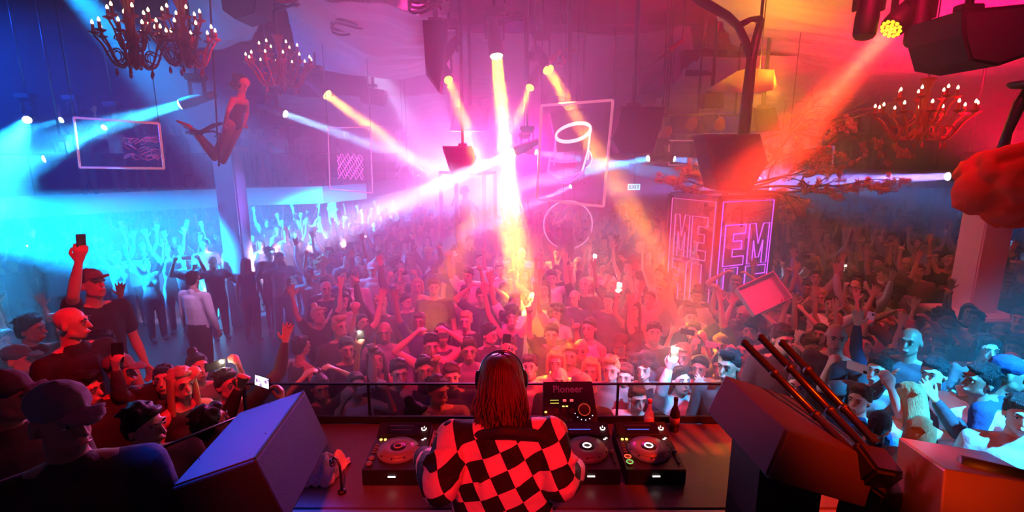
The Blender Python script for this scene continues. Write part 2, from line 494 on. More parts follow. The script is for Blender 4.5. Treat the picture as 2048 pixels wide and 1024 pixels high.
def top_mesh(sex, pose, kind):
    key = ('t', sex, pose, kind)
    if key not in _cache:
        J, HM = joints(sex, pose); k = 1. if sex == 'm' else .86; i = .02
        G = torso_groups(sex, i)
        if kind != 'tank':
            G.append([(V(0, .015, 1.40), (.072, .068, .03)), (V(0, .02, 1.435), (.062, .06, .012))])
        for (S, E, W, f, n, hk) in J:
            if kind == 'tank':
                G.append([(V(S.x * .45, .01, 1.38), (.04, .07, .06)), (V(S.x * .6, .01, 1.41), (.03, .06, .035))]); continue
            G.append([(V(S.x * .28, .012, 1.415), (.05, .062, .04)), (V(S.x * .4, .01, 1.33), (.06, .075, .06)), (S, .07 * k)])
            if kind == 'tee': G.append([(S, .072 * k), (S.lerp(E, .62), .066 * k)])
            else:
                G.append([(S, .072 * k), (E, .055 * k)]); G.append([(E, .055 * k), (E.lerp(W, .45), .05 * k)]); G.append([(E.lerp(W, .45), .05 * k), (E.lerp(W, .92), .036 * k)])
                if kind == 'shirt': G.append([(V(-.03, -.02, 1.43), .05), (V(.03, -.02, 1.43), .05), (V(0, .04, 1.45), .05)])
        _cache[key] = blob('top', G, .014, 2600, [CLOTH], 2)
    return _cache[key]


def legs_mesh(sex):
    key = ('l', sex)
    if key not in _cache:
        G = [[((0, .005, .97), (.175, .13, .03)), ((0, .005, .88), (.185, .14, .06))]]
        for s in (-1, 1):
            H = V(s * .09, .0, .86); K = V(s * .1, -.01, .49); A = V(s * .105, .02, .11)
            G += [[(H, .104), (K, .075)], [(K, .075), (A, .062)], [(A - V(0, 0, .06), (.045, .05, .04)), (A + V(0, -.15, -.075), (.05, .04, .03))]]
        _cache[key] = blob('trousers', G, .018, 1200, [CLOTH], 2)
    return _cache[key]


def hair_mesh(kind):
    key = ('h', kind)
    if key in _cache: return _cache[key]
    rnd = random.Random(kind)
    base = [[((0, .02, .05), (.081, .09, .078))], [((0, .035, .02), (.081, .078, .08)), ((0, .05, -.04), (.062, .05, .03))], [((-.074, .02, .03), (.012, .03, .045))], [((.074, .02, .03), (.012, .03, .045))]]
    if kind in ('short', 'quiff', 'bob', 'long'):
        for q in range(34):
            t = rnd.uniform(.0, 1.25); f = rnd.uniform(0, 2 * PI)
            p = V(math.sin(t) * math.cos(f) * .082, .02 + math.sin(t) * math.sin(f) * .092, .05 + math.cos(t) * .08)
            if p.y < -.045 and p.z < .095: continue
            base.append([(p, rnd.uniform(.009, .015)), (p + V(rnd.uniform(-.02, .02), .022, -.004), .008)])
    if kind == 'short': G = base + [[((0, -.055, .095), (.055, .03, .024))]]
    elif kind == 'quiff': G = base + [[((-.03, -.05, .11), (.03, .04, .03)), ((.04, -.045, .115), (.025, .04, .026))]]
    elif kind == 'long':
        G = base + [[((0, -.05, .098), (.06, .03, .022))]]
        for s in (-1, 1): G.append([((s * .072, .0, .05), (.02, .05, .04)), ((s * .085, .0, -.1), (.022, .045, .05))]); G.append([((s * .085, .0, -.1), (.022, .045, .05)), ((s * .09, -.0, -.27), (.025, .035, .03))])
        G.append([((0, .06, .03), (.075, .05, .05)), ((0, .075, -.15), (.085, .04, .05))]); G.append([((0, .075, -.15), (.085, .04, .05)), ((0, .08, -.32), (.075, .025, .03))])
    elif kind == 'bun': G = base + [[((0, -.05, .095), (.055, .03, .02))], [((0, .07, .13), .042)]]
    elif kind == 'tail': G = base + [[((0, -.05, .095), (.055, .03, .02))], [((0, .1, .07), .03), ((0, .15, .02), .028)], [((0, .15, .02), .028), ((0, .14, -.2), .014)]]
    elif kind == 'curly':
        G = base[:]
        for q in range(46):
            a = rnd.uniform(0, 2 * PI); t = rnd.uniform(0, 2.2)
            p = V(math.sin(t) * math.cos(a) * .11, .03 + math.sin(t) * math.sin(a) * .11, .045 + math.cos(t) * .11)
            if p.y < -.035 and p.z < .07: continue
            G.append([(p, rnd.uniform(.025, .038))])
    elif kind == 'bob':
        G = base + [[((0, -.05, .098), (.06, .03, .022))]]
        for s in (-1, 1): G.append([((s * .075, .0, .05), (.022, .05, .04)), ((s * .085, .0, -.09), (.022, .045, .03))])
        G.append([((0, .06, .03), (.08, .05, .05)), ((0, .06, -.08), (.085, .045, .04))])
    elif kind == 'cap':
        G = [[((0, .015, .062), (.086, .1, .07))], [((-.045, -.1, .052), (.03, .02, .006)), ((.045, -.1, .052), (.03, .02, .006)), ((0, -.155, .04), (.04, .02, .006))], [((0, .015, .13), (.012, .012, .01))]]
    me = blob(kind, G, .009, 1600, [CLOTH if kind == 'cap' else HAIR], 1)
    _cache[key] = me
    return me


SKINS = [(.5, .28, .2), (.55, .33, .24), (.42, .23, .15), (.26, .14, .09), (.62, .4, .31), (.16, .08, .05)]
HAIRS = {'dark': (.02, .012, .01), 'brown': (.09, .04, .02), 'blond': (.55, .36, .15), 'black': (.008, .007, .008), 'auburn': (.25, .06, .02)}
TOPS = {'black': (.015, .015, .018), 'white': (.75, .75, .75), 'grey': (.15, .15, .16), 'navy': (.02, .03, .1), 'dark': (.05, .03, .04), 'pale': (.38, .34, .34)}


def person(x, y, z=0., yaw=None, sex='m', pose='stand', hair='short', hcol='dark', top='tee', tcol='black', skin=0, s=1., label='', group=None):
    me, J, HM = body(sex, pose)
    o = bpy.data.objects.new('person', me); COL.objects.link(o)
    if yaw is None: yaw = math.atan2(-x, max(y - 1.9, .5))
    o.location = (x, y, z); o.rotation_euler = (0, 0, yaw); o.scale = (s, s, s)
    o.color = (*SKINS[skin], 1)
    tag(o, label, 'person', group)
    t = child(top_mesh(sex, pose, top), 'top', o, None, TOPS[tcol])
    child(legs_mesh(sex), 'trousers', o, None, (.02, .02, .035))
    if hair == 'cap':
        child(hair_mesh('cap'), 'cap', o, HM, TOPS[tcol] if tcol != 'black' else TOPS['white'] if hcol == 'blond' else TOPS['grey'])
    elif hair != 'bald':
        child(hair_mesh(hair), 'hair', o, HM, HAIRS[hcol])
    o['jk'] = 0
    del o['jk']
    return o, J, HM


def wmat(o):
    return Matrix.Translation(o.location) @ o.rotation_euler.to_matrix().to_4x4() @ Matrix.Diagonal((*o.scale, 1))


_phone = {}


def phone(pos, long_dir, face, label, flash=0., screen=None, group=None, case=(.02, .02, .02)):
    """face: direction the screen looks; flash>0: torch on the back"""
    if not _phone:
        _phone['b'] = MB().box((0, 0, 0), (.074, .009, .15), None, 0, .006).mesh('phone', [mat('phone_case', objcol=True, rough=.3)])
        _phone['s'] = MB().box((0, -.0052, 0), (.066, .001, .138)).mesh('screen', [mat('dark_screen', (.01, .01, .015), .08)])
        _phone['c'] = MB().box((-.018, .0055, .052), (.024, .003, .024), None, 0, .001).mesh('camera_bump', [BLACK])
        _phone['f'] = MB().lathe((-.0, 0, 0), [(.006, 0), (.006, .002)], 12).mesh('torch', [emat('torch_glow', (1, .9, .75), 400)])
        _phone['l'] = MB().box((0, -.0052, 0), (.066, .001, .138)).mesh('screen', [screen_mat()])
    y = -Vector(face).normalized(); z = Vector(long_dir).normalized(); x = y.cross(z).normalized(); z = x.cross(y)
    M = Matrix((x, y, z)).transposed().to_4x4()
    o = bpy.data.objects.new('phone', _phone['b']); COL.objects.link(o); o.matrix_world = Matrix.Translation(pos) @ M
    o.color = (*case, 1)
    tag(o, label, 'phone', group)
    child(_phone['l' if screen else 's'], 'screen', o)
    child(_phone['c'], 'camera_bump', o)
    if flash:
        child(_phone['f'], 'torch', o, Matrix.Translation((.012, .0075, .052)) @ Euler((-PI / 2, 0, 0)).to_matrix().to_4x4())
        l = bpy.data.lights.new('torch_light', 'POINT'); l.energy = flash; l.color = (1, .8, .6); l.shadow_soft_size = .01
        lo = bpy.data.objects.new('torch_light', l); COL.objects.link(lo); lo.parent = o; lo.location = (.012, .03, .052)
    return o


def screen_mat():
    m = bpy.data.materials.new('lit_screen'); m.use_nodes = True; nt = m.node_tree; nt.nodes.clear()
    o = nt.nodes.new('ShaderNodeOutputMaterial'); e = nt.nodes.new('ShaderNodeEmission'); tc = nt.nodes.new('ShaderNodeTexCoord')
    n = nt.nodes.new('ShaderNodeTexNoise'); n.inputs['Scale'].default_value = 28
    cr = nt.nodes.new('ShaderNodeValToRGB'); cr.color_ramp.elements[0].color = (.15, .03, .2, 1); cr.color_ramp.elements[0].position = .35; cr.color_ramp.elements[1].color = (.8, .75, .95, 1); cr.color_ramp.elements[1].position = .55
    nt.links.new(tc.outputs['Object'], n.inputs['Vector']); nt.links.new(n.outputs['Fac'], cr.inputs[0]); nt.links.new(cr.outputs[0], e.inputs[0]); e.inputs[1].default_value = 1.2
    nt.links.new(e.outputs[0], o.inputs[0])
    return m


def give_phone(o, J, which, label, **kw):
    """put a phone into a raised hand (which: 0 the person's right, 1 left, 'both' between the hands)"""
    W = wmat(o); r3 = o.rotation_euler.to_matrix()
    if which == 'both':
        p = (J[0][2] + J[0][3] * .1 + J[1][2] + J[1][3] * .1) / 2
        return phone(W @ p, r3 @ V(1, 0, 0), r3 @ V(0, 1, .15), label, **kw)
    S, E, Wr, f, n, k = J[which]; n = (n - f * n.dot(f)).normalized()
    return phone(W @ (Wr + f * .13 + n * .03), r3 @ f, r3 @ V(0, 1, 0), label, **kw)


def text_mesh(name, txt, size, M, m, parent, extrude=.002, offset=0.):
    fc = bpy.data.curves.new('t', 'FONT'); fc.body = txt; fc.size = size; fc.extrude = extrude; fc.align_x = 'CENTER'; fc.align_y = 'CENTER'; fc.offset = offset
    t = bpy.data.objects.new('t', fc); COL.objects.link(t); dg = bpy.context.evaluated_depsgraph_get()
    me = bpy.data.meshes.new_from_object(t.evaluated_get(dg), depsgraph=dg); bpy.data.objects.remove(t)
    me.materials.clear(); me.materials.append(m); me.name = name
    return child(me, name, parent, M)

# ================================================================ the room
FLOORM = mat('dance_floor', (.06, .05, .06), .35, vary=.5, bscale=6)
WALLM = mat('wall_paint', (.2, .17, .22), .8, bump=.15, bscale=20, vary=.15)
PALE = mat('pale_plaster', (.75, .75, .78), .7, bump=.1, bscale=25, vary=.08)
CEILM = mat('ceiling_black', (.05, .03, .05), .8, vary=.3, bscale=8)
STAGEM = mat('stage_board', (.07, .04, .03), .45, bump=.2, bscale=30, vary=.3)


def struct(name, mb, m, parent=None):
    o = mb.build(name, m, parent)
    if not parent: o['kind'] = 'structure'
    return o


XW, YB, ZC = 16.5, 20.5, 7.6
struct('floor', MB().box((0, 9.5, -.05), (2 * XW, 24, .1)), FLOORM)
struct('ceiling', MB().box((0, 9.0, ZC + .1), (2 * XW, 25, .2)), CEILM)
struct('wall_left', MB().box((-XW - .1, 9.0, ZC / 2), (.2, 25, ZC)), WALLM)
struct('wall_right', MB().box((XW + .1, 9.0, ZC / 2), (.2, 25, ZC)), WALLM)
wb = struct('wall_back', MB().box((0, YB + .1, ZC / 2), (2 * XW, .2, ZC)), WALLM)
struct('wall_front', MB().box((0, -3.4, ZC / 2), (2 * XW, .2, ZC)), WALLM)
pm = mat('wall_panel_paint', (.42, .36, .46), .6, vary=.1, bscale=10)
pme = MB().box((0, 0, 0), (2.3, .08, 2.5), None, 0, .03).mesh('wall_panel', [pm])
for i in range(13):
    for k in range(2):
        child(pme, 'wall_panel', wb, Matrix.Translation((-15 + 2.5 * i, YB - .04, 1.6 + 2.9 * k)))
bm_ = MB()
for i in range(6): bm_.box((0, 5.5 + 2.6 * i, ZC - .18), (2 * XW - .2, .22, .34))
struct('ceiling_beams', bm_, CEILM)
struct('stage_floor', MB().box((0, -.2, .5), (7.4, 4.2, 1.0), None, 0, .01), STAGEM)
struct('stage_floor_front', MB().box((0, 2.6, .5), (2.9, 1.36, 1.0), None, 0, .01), STAGEM)
struct('stage_step_left', MB().box((-3.5, 2.6, .35), (4.0, 1.36, .7), None, 0, .01), STAGEM)
struct('riser_left', MB().box((-3.5, 4.15, .17), (4.6, 1.7, .34), None, 0, .01), STAGEM)
struct('riser_right', MB().box((4.0, 3.35, .22), (4.9, 2.3, .44), None, 0, .01), STAGEM)

# left mezzanine
path = [V(-15.9, 10.4, 0), V(-12, 11.4, 0), V(-9.6, 13.2, 0), V(-7.4, 14.6, 0), V(-5.6, 15.2, 0), V(-4.7, 16.6, 0), V(-4.2, 20.4, 0)]
mb = MB()
mb.prism([p + V(0, 0, 2.15) for p in path] + [V(-15.9, 20.4, 2.15)], (0, 0, .5))
struct('mezzanine_left', mb, PALE)
rl = empty('mezzanine_railing', (0, 0, 0), 'thin dark metal railing along the pale balcony edge on the blue-lit side', 'railing')
a_ = MB(); g_ = MB()
tp = [p + V(.12 if i > 3 else -.05, .12, 3.6) for i, p in enumerate(path)]
a_.tube(tp, .025, 6); a_.build('handrail', METAL, rl)
for i in range(len(tp) - 1):
    for k in range(3):
        p = tp[i].lerp(tp[i + 1], k / 3); MB().cyl((p.x, p.y, 2.65), p, .018, n=6).build('post', METAL, rl)
struct('pillar_mezzanine', MB().box((-5.45, 15.6, 1.07), (.25, .25, 2.15)), PALE)
struct('pillar_mezzanine_far', MB().box((-9.2, 14.4, 1.07), (.25, .25, 2.15)), PALE)
# right gallery
mb = MB(); mb.prism([(4.6, 15.2, 2.75), (8.5, 14.2, 2.75), (12, 12.6, 2.75), (16.3, 12.0, 2.75), (16.3, 20.4, 2.75), (4.6, 20.4, 2.75)], (0, 0, .45)); struct('gallery_right', mb, WALLM)
rr = empty('gallery_railing', (0, 0, 0), 'glass and metal railing of the gallery behind the blossom branches', 'railing')
gp = [V(4.7, 15.3, 0), V(8.5, 14.3, 0), V(12, 12.75, 0), V(16.2, 12.15, 0)]
MB().tube([p + V(0, 0, 4.15) for p in gp], .025, 6).build('handrail', CHROME, rr)
for i in range(3):
    a, b = gp[i], gp[i + 1]
    for k in range(3):
        p = a.lerp(b, k / 3); q = a.lerp(b, (k + 1) / 3); MB().cyl(p + V(0, 0, 3.2), p + V(0, 0, 4.15), .02, n=6).build('post', CHROME, rr)
        MB().prism([p + V(0, 0, 3.28), q + V(0, 0, 3.28), q + V(0, 0, 4.1), p + V(0, 0, 4.1)], (0, .012, 0)).build('glass_panel', GLASS, rr)
struct('pillar_gallery', MB().box((5.2, 15.8, 1.37), (.4, .4, 2.75), None, 0, .02), WALLM)
struct('pillar_gallery_far', MB().box((11.5, 13.6, 1.37), (.4, .4, 2.75), None, 0, .02), WALLM)
# draped pillar on the right
P = at(1960, 520, 7.4)
struct('pillar_right', MB().box((P.x, P.y, 1.5), (.42, .42, 3.0), None, 0, .02).box((P.x - .1, P.y - .1, 1.32), (.95, .8, .07), None, 0, .02).box((P.x - .1, P.y - .1, .62), (.6, .6, 1.24), None, 0, .02), PALE)
# blue column on the left that carries the aerialist's rig
P = at(465, 400, 10.5)
struct('column_left', MB().box((P.x, P.y, 1.85), (.42, .42, 3.7), None, 0, .03).box((P.x, P.y, 3.72), (.6, .6, .1)), WALLM)


# ---------------------------------------------------------------- ceiling cloth
def drape(name, c, nu, nv, sag, fold, nf, label, col=(.7, .66, .7), seed=0):
    """cloth patch between four corners, gathered pleats run along u"""
    a, b, c2, d = [Vector(p) for p in c]; vs = []; rnd = random.Random(seed); ph = rnd.uniform(0, 6)
    for i in range(nu + 1):
        for j in range(nv + 1):
            u = i / nu; v = j / nv
            p = (a * (1 - u) + b * u) * (1 - v) + (d * (1 - u) + c2 * u) * v
            g = math.sin(PI * u)
            p.z -= sag * math.sin(PI * u) * (.35 + .65 * math.sin(PI * v))
            w = v * nf + .8 * math.sin(u * 3 + ph) + .5 * noise.noise(V(u * 3, v * 3, seed))
            p.z += fold * (math.sin(2 * PI * w) + .5 * math.sin(2 * PI * w * 2.3 + 1 + u * 4)) * (.35 + .8 * abs(u - .5))
            p.z += .12 * noise.noise(V(u * 4, v * 5, seed + 3.3))
            vs.append(p)
    fs = [(i * (nv + 1) + j, (i + 1) * (nv + 1) + j, (i + 1) * (nv + 1) + j + 1, i * (nv + 1) + j + 1) for i in range(nu) for j in range(nv)]
    m = MB(); m.add(vs, fs)
    o = m.build(name, mat('drape_cloth', (.72, .66, .7), .8, bump=.25, bscale=9))
    md = o.modifiers.new('t', 'SOLIDIFY'); md.thickness = .012
    return tag(o, label, 'ceiling cloth')


drape('ceiling_drape', [at(1380, -60, 8.5), at(2250, -120, 6.5), at(2300, 150, 10.5), at(1500, 140, 13)], 70, 90, .5, .06, 9, 'billowing cloth swagged under the ceiling above the right gallery, lit red and orange', seed=1)
drape('ceiling_drape', [at(1400, 110, 11.0), at(2100, 60, 10.5), at(2250, 200, 14.0), at(1300, 215, 15)], 60, 70, .45, .05, 7, 'lower cloth swag behind the yellow-lit lantern', seed=2)
drape('ceiling_drape', [at(560, -40, 8.5), at(900, 10, 8.0), at(880, 150, 12), at(600, 130, 12.5)], 60, 90, .45, .06, 8, 'pleated cloth swag beside the candle chandelier with scrolled arms', seed=3)
drape('ceiling_drape', [at(340, -60, 9.5), at(560, -60, 9.0), at(500, 85, 12.5), at(330, 80, 12.5)], 40, 50, .3, .04, 5, 'pale cloth panel hanging behind the pair of red chandeliers', seed=4)
drape('ceiling_drape', [at(900, 60, 13.5), at(1380, 60, 13.5), at(1400, 180, 18.0), at(880, 190, 18)], 60, 70, .35, .05, 8, 'dim cloth swag above the row of yellow spotlights', seed=5)
drape('ceiling_drape', [at(560, 190, 16), at(900, 180, 16), at(900, 240, 19.5), at(480, 250, 19.5)], 50, 60, .3, .05, 8, 'pale cloth swag above the far back wall', seed=6)


# ---------------------------------------------------------------- lights that hang
def basis(d):
    d = Vector(d).normalized(); q = d.to_track_quat('-Z', 'Y'); return q.to_matrix()


def hung_top(p): return ZC


def moving_head(P, aim, col, energy, deg, label, r=.085, glow=(1, .5, .1), gs=30, leds=0, blend=.25, group=None, body_=True, soft=.05):
    P = Vector(P); d = (Vector(aim) - P).normalized(); M = basis(d)
    root = empty('stage_spotlight', P - d * .3, label, 'spotlight', group)
    o0 = P - d * .3
    hb = MB()
    prof = [(r * .5, .30), (r * .8, .26), (r * .95, .1), (r * 1.05, .0), (r * 1.2, -.1), (r * 1.2, -.26), (r * 1.1, -.29)]
    hb.lathe((0, 0, 0), prof, 20, 0, M)
    hb.build('head', BLACK, root)
    yk = MB(); side = V(1, 0, 0)
    for s in (-1, 1): yk.box((s * (r * 1.3 + .015), 0, .12), (.03, .09, .34), None, 0, .008)
    yk.box((0, 0, .29), (r * 2.6 + .06, .1, .04), None, 0, .01)
    yk.build('yoke', METAL, root)
    MB().box((0, 0, .36), (.3, .22, .1), None, 0, .015).build('base', BLACK, root)
    top = ZC - o0.z
    MB().cyl((0, 0, .41), (0, 0, top), .022, n=8).build('hanging_rod', METAL, root)
    ln = MB()
    if leds:
        q = 0
        ln.lathe(d * .292, [(r * 1.08, .002), (r * 1.08, -.004)], 24, 1, M)
        pts = [(0, 0)] + [(.42 * r * math.cos(2 * PI * k / 6), .42 * r * math.sin(2 * PI * k / 6)) for k in range(6)] + [(.84 * r * math.cos(2 * PI * k / 12), .84 * r * math.sin(2 * PI * k / 12)) for k in range(12)]
        for (a, b) in pts: ln.lathe(d * .298 + M @ V(a, b, 0), [(r * .2, 0), (r * .17, -.012), (r * .05, -.02)], 10, 0, M)
    else:
        ln.lathe(d * .292, [(r * 1.05, 0), (r * .9, -.02), (r * .4, -.035), (.002, -.04)], 20, 0, M)
    ln.build('lens', [emat('lens_%s_%d' % (label[:6], int(P.x * 100)), glow, gs), BLACK], root)
    if energy:
        beam('beam_lamp', P + d * .035, d, col, energy, deg, r)
    return root


def dn(px, py, Y, px2, py2, Y2): return at(px, py, Y), at(px2, py2, Y2)


YB_ = (1, .26, .01)
LIGHTS = [
    # px py Y  -> px py Y  colour energy deg label r glow gs leds
    (880, 120, 8.0, 800, 215, 7.2, YB_, 2700, 9, 'amber spotlight tilted down to the left beside the dark hanging truss', .085, (1, .42, .03), 6, 1),
    (897, 160, 9.0, 935, 260, 8.0, YB_, 1350, 8, 'small amber spotlight just under the tilted amber one', .075, (1, .42, .03), 6, 1),
    (993, 113, 8.0, 1012, 300, 7.6, (1, .5, .02), 7500, 10, 'brightest spotlight, white-hot lens pointing straight down over the crowd', .09, (1, .75, .4), 60, 0),
    (1060, 175, 9.5, 1010, 290, 8.6, YB_, 1350, 8, 'small amber spotlight between the white-hot lens and the framed neon mug', .075, (1, .42, .03), 6, 1),
    (1097, 140, 8.5, 1190, 300, 7.4, YB_, 3400, 9, 'amber spotlight throwing its beam across the framed neon mug', .085, (1, .45, .03), 8, 0),
    (655, 190, 11.0, 860, 345, 10.4, (1, .35, .03), 1900, 10, 'yellow spotlight under the scrolled-arm chandelier', .1, (1, .6, .1), 14, 0),
    (1782, 58, 5.6, 1560, 300, 5.1, (1, .03, .012), 700, 19, 'large honeycomb spotlight with a yellow lens near the dark hanging unit', .1, (1, .5, .02), 3.5, 1),
    (360, 209, 9.0, -60, 330, 8.0, CYAN, 2600, 15, 'cyan spotlight facing left above the hanging picture frame', .08, (.4, .9, 1), 30, 0),
    (571, 228, 10.5, 900, 345, 10.0, (.25, .5, 1), 1500, 7, 'pale blue spotlight facing right beside the seated aerialist', .07, (.6, .9, 1), 20, 0),
    (1072, 304, 13.0, 1290, 340, 12.2, (.02, .3, 1), 2900, 8, 'far blue spotlight shining behind the neon mug frame', .07, (.8, .9, 1), 20, 0),
    (1296, 317, 12.0, 1090, 360, 11.4, (.02, .3, 1), 2990, 9, 'far blue spotlight under the hexagonal hanging speaker', .07, (.8, .95, 1), 20, 0),
    (1349, 318, 13.0, 1520, 342, 12.0, (.05, .28, 1), 2200, 9, 'far blue spotlight shining towards the blossom branches', .07, (.8, .95, 1), 20, 0),
    (1895, 353, 9.0, 1350, 372, 9.4, (.3, .2, 1), 2800, 7, 'violet-blue spotlight facing left beside the big red lantern', .07, (.6, .8, 1), 20, 0),
    (1141, 373, 12.5, 1040, 420, 12.0, (.05, .3, 1), 1500, 8, 'small blue spotlight low inside the neon mug frame', .05, (.5, .9, 1), 8, 0),
    (1028, 304, 11.0, 820, 395, 11.0, (.85, .6, 1), 5500, 13, 'white floodlight with a short solid beam over the silhouette booth', .08, (1, .9, 1), 40, 0),
    (54, 240, 10.0, 0, 330, 8.0, CYAN, 500, 20, 'cyan spotlight nearest the upper dark corner on the blue side', .07, (.6, .95, 1), 25, 0),
    (88, 318, 10.0, -100, 345, 9.0, CYAN, 800, 18, 'cyan spotlight low beside the hanging picture frame', .07, (.6, .95, 1), 25, 0),
    (208, 255, 11.0, 60, 330, 9.5, CYAN, 800, 18, 'cyan spotlight seen through the hanging picture frame', .06, (.6, .95, 1), 25, 0),
    (122, 240, 11.0, -60, 300, 9.5, CYAN, 600, 16, 'cyan spotlight just outside the corner of the hanging picture frame', .06, (.5, .9, 1), 20, 0),
]
for (a, b, Y, c, d, Y2, col, en, deg, lab, r, gl, gs, leds) in LIGHTS:
    en *= 12 if en < 3000 else 7; gs = min(gs, 8) * .45 if not leds else gs * .5
    if gs > 3: gl = tuple(.5 + .5 * q for q in gl) if gl[2] > .9 else gl
    moving_head(at(a, b, Y), at(c, d, Y2), col, en, deg, lab, r, gl, gs, leds)


# ---------------------------------------------------------------- chandeliers
CRED = mat('red_glass', (.5, .012, .01), .3, coat=.15)
FLAME = emat('candle_bulb', (1, .62, .3), 5)


def chandelier(P, R0, label, n1=10, n2=6, H=1.0):
    P = Vector(P); root = empty('chandelier', P, label, 'chandelier')
    st = MB(); st.lathe((0, 0, 0), [(.01, -.2), (.03, -.18), (.09, -.12), (.11, -.05), (.06, 0), (.035, .08), (.07, .14), (.09, .2), (.05, .26), (.03, .34), (.05, .42), (.04, .5), (.08, .6), (.095, .64), (.02, .66)], 20)
    st.build('stem', CRED, root)
    MB().cyl((0, 0, .65), (0, 0, ZC - P.z), .009, n=6).build('chain', METAL, root)
    cup = MB().lathe((0, 0, 0), [(.006, -.03), (.035, -.02), (.06, .0), (.062, .006), (.02, .01), (.016, .085), (.014, .09)], 12).mesh('candle_holder', [CRED])
    fl = MB().lathe((0, 0, .09), [(.006, 0), (.017, .014), (.013, .034), (.001, .055)], 8).mesh('bulb', [FLAME])
    for tier, (n, rr, z0) in enumerate(((n1, R0, 0.0), (n2, R0 * .58, .2))):
        for k in range(n):
            a = 2 * PI * k / n + tier * .3; c = V(math.cos(a), math.sin(a), 0)
            pts = []
            for i in range(13):
                t = i / 12
                x = rr * (.08 + .92 * t); z = z0 + -.17 * math.sin(PI * min(1, t * 1.25)) + .16 * max(0, t - .55) / .45 * t
                pts.append(c * x + V(0, 0, z))
            m = MB(); m.tube(pts, [.016 - .005 * i / 12 for i in range(13)], 7)
            sc_ = [c * (rr * .55 + .07 * math.cos(q)) + V(0, 0, z0 - .05 + .07 * math.sin(q)) for q in [i * .5 for i in range(11)]]
            m.tube(sc_, .009, 5)
            arm = m.build('arm', CRED, root)
            M = Matrix.Translation(pts[-1] + V(0, 0, .03))
            child(cup, 'candle_holder', arm, M); child(fl, 'bulb', arm, M)
            if tier == 0 and k % 2 == 0:
                dp = MB().lathe(pts[6] + V(0, 0, -.03), [(.003, 0), (.014, -.03), (.02, -.06), (.012, -.085), (.002, -.095)], 8); dp.build('glass_drop', CRED, root)
    return root


chandelier(at(268, 106, 6.6), .36, 'large red glass chandelier nearest the dark upper left corner')
chandelier(at(372, 104, 7.0), .36, 'large red glass chandelier overlapping the first, closer to the aerialist')
chandelier(at(562, 152, 9.0), .5, 'red chandelier with dark scrolled arms above the yellow spotlight', 12, 6)
chandelier(at(1842, 255, 7.2), .55, 'red chandelier hanging on the right before the gallery', 12, 7)


# ---------------------------------------------------------------- hanging neon pictures
def neon(name, col, s): return emat(name, col, s)


NEON = neon('magenta_neon', (1, .1, .75), 1.6)
NEONV = neon('violet_neon', (.55, .06, 1), 1.8)
NEONW = neon('pink_white_neon', (1, .5, .6), 1.3)


def frame_from(c4, name, label, cat, fm, wires=True, r=.018, holes=True):
    c4 = [Vector(p) for p in c4]; c = sum(c4, V(0, 0, 0)) / 4
    root = empty(name, c, label, cat); q = [p - c for p in c4]
    for i in range(4): MB().tube([q[i], q[(i + 1) % 4]], r, 6).build('frame_bar', fm, root)
    ins = [p * .985 for p in q]; n = (q[1] - q[0]).cross(q[3] - q[0]).normalized()
    MB().prism([p + n * .004 for p in ins], n * -.008).build('acrylic_panel', mat('acrylic', (.75, .7, .85), .08, alpha=.07), root)
    if wires:
        for p in (q[0], q[1]): MB().cyl(p, (p.x, p.y, ZC - c.z), .006, n=5).build('hanging_wire', METAL, root)
    return root, q


def on(q, u, v, off=0.):
    """point on the quad: u right, v down (q: tl, tr, br, bl)"""
    p = (q[0] * (1 - u) + q[1] * u) * (1 - v) + (q[3] * (1 - u) + q[2] * u) * v
    n = (q[1] - q[0]).cross(q[3] - q[0]).normalized()
    return p + n * off


FRAMEP = mat('pink_glow_frame', (.75, .4, .5), .3, .6, emit=(1, .25, .4), estr=.35)  # frame metal given a faint pink glow of its own
root, q = frame_from([at(148, 235, 8.6), at(318, 247, 8.2), at(328, 337, 8.2), at(160, 335, 8.6)], 'neon_picture', 'wide hanging frame with sketched pink lines, on the blue side', 'hanging frame', FRAMEP)
rnd = random.Random(5)
for k in range(16):
    u, v = rnd.uniform(.62, .95), rnd.uniform(.3, .8)
    MB().tube([on(q, u + .05 * math.sin(i * .8 + k) * (1 + i * .1), v + .06 * math.cos(i * 1.1 + k * 2), .0) for i in range(9)], .004, 4).build('drawn_line', mat('pink_line', (.8, .2, .5), .4, emit=(1, .1, .4), estr=.25), root)
root, q = frame_from([at(656, 256, 10.0), at(741, 254, 9.8), at(745, 386, 9.8), at(660, 378, 10.0)], 'neon_picture', 'narrow hanging frame with a faint pink scribble before the mezzanine', 'hanging frame', FRAMEP, r=.013)
for k in range(9):
    v = .45 + .04 * k
    MB().tube([on(q, .2 + .6 * i / 14, v + .05 * math.sin(i * 1.9 + k * 1.7)) for i in range(15)], .006, 4).build('drawn_line', NEON, root)
root, q = frame_from([at(1083, 211, 8.2), at(1226, 200, 7.8), at(1207, 413, 7.8), at(1074, 398, 8.2)], 'neon_picture', 'tall hanging frame holding a neon drawing of a mug', 'hanging frame', FRAMEP, r=.02)


def line(pts, m, parent, r=.011, name='neon_tube'): MB().tube(pts, r, 6).build(name, m, parent)


def mpt(x, y): # photo pixel inside the mug frame -> u, v on the quad
    return on(q, (x - 1079) / (1222 - 1079), (y - 205) / (405 - 205))


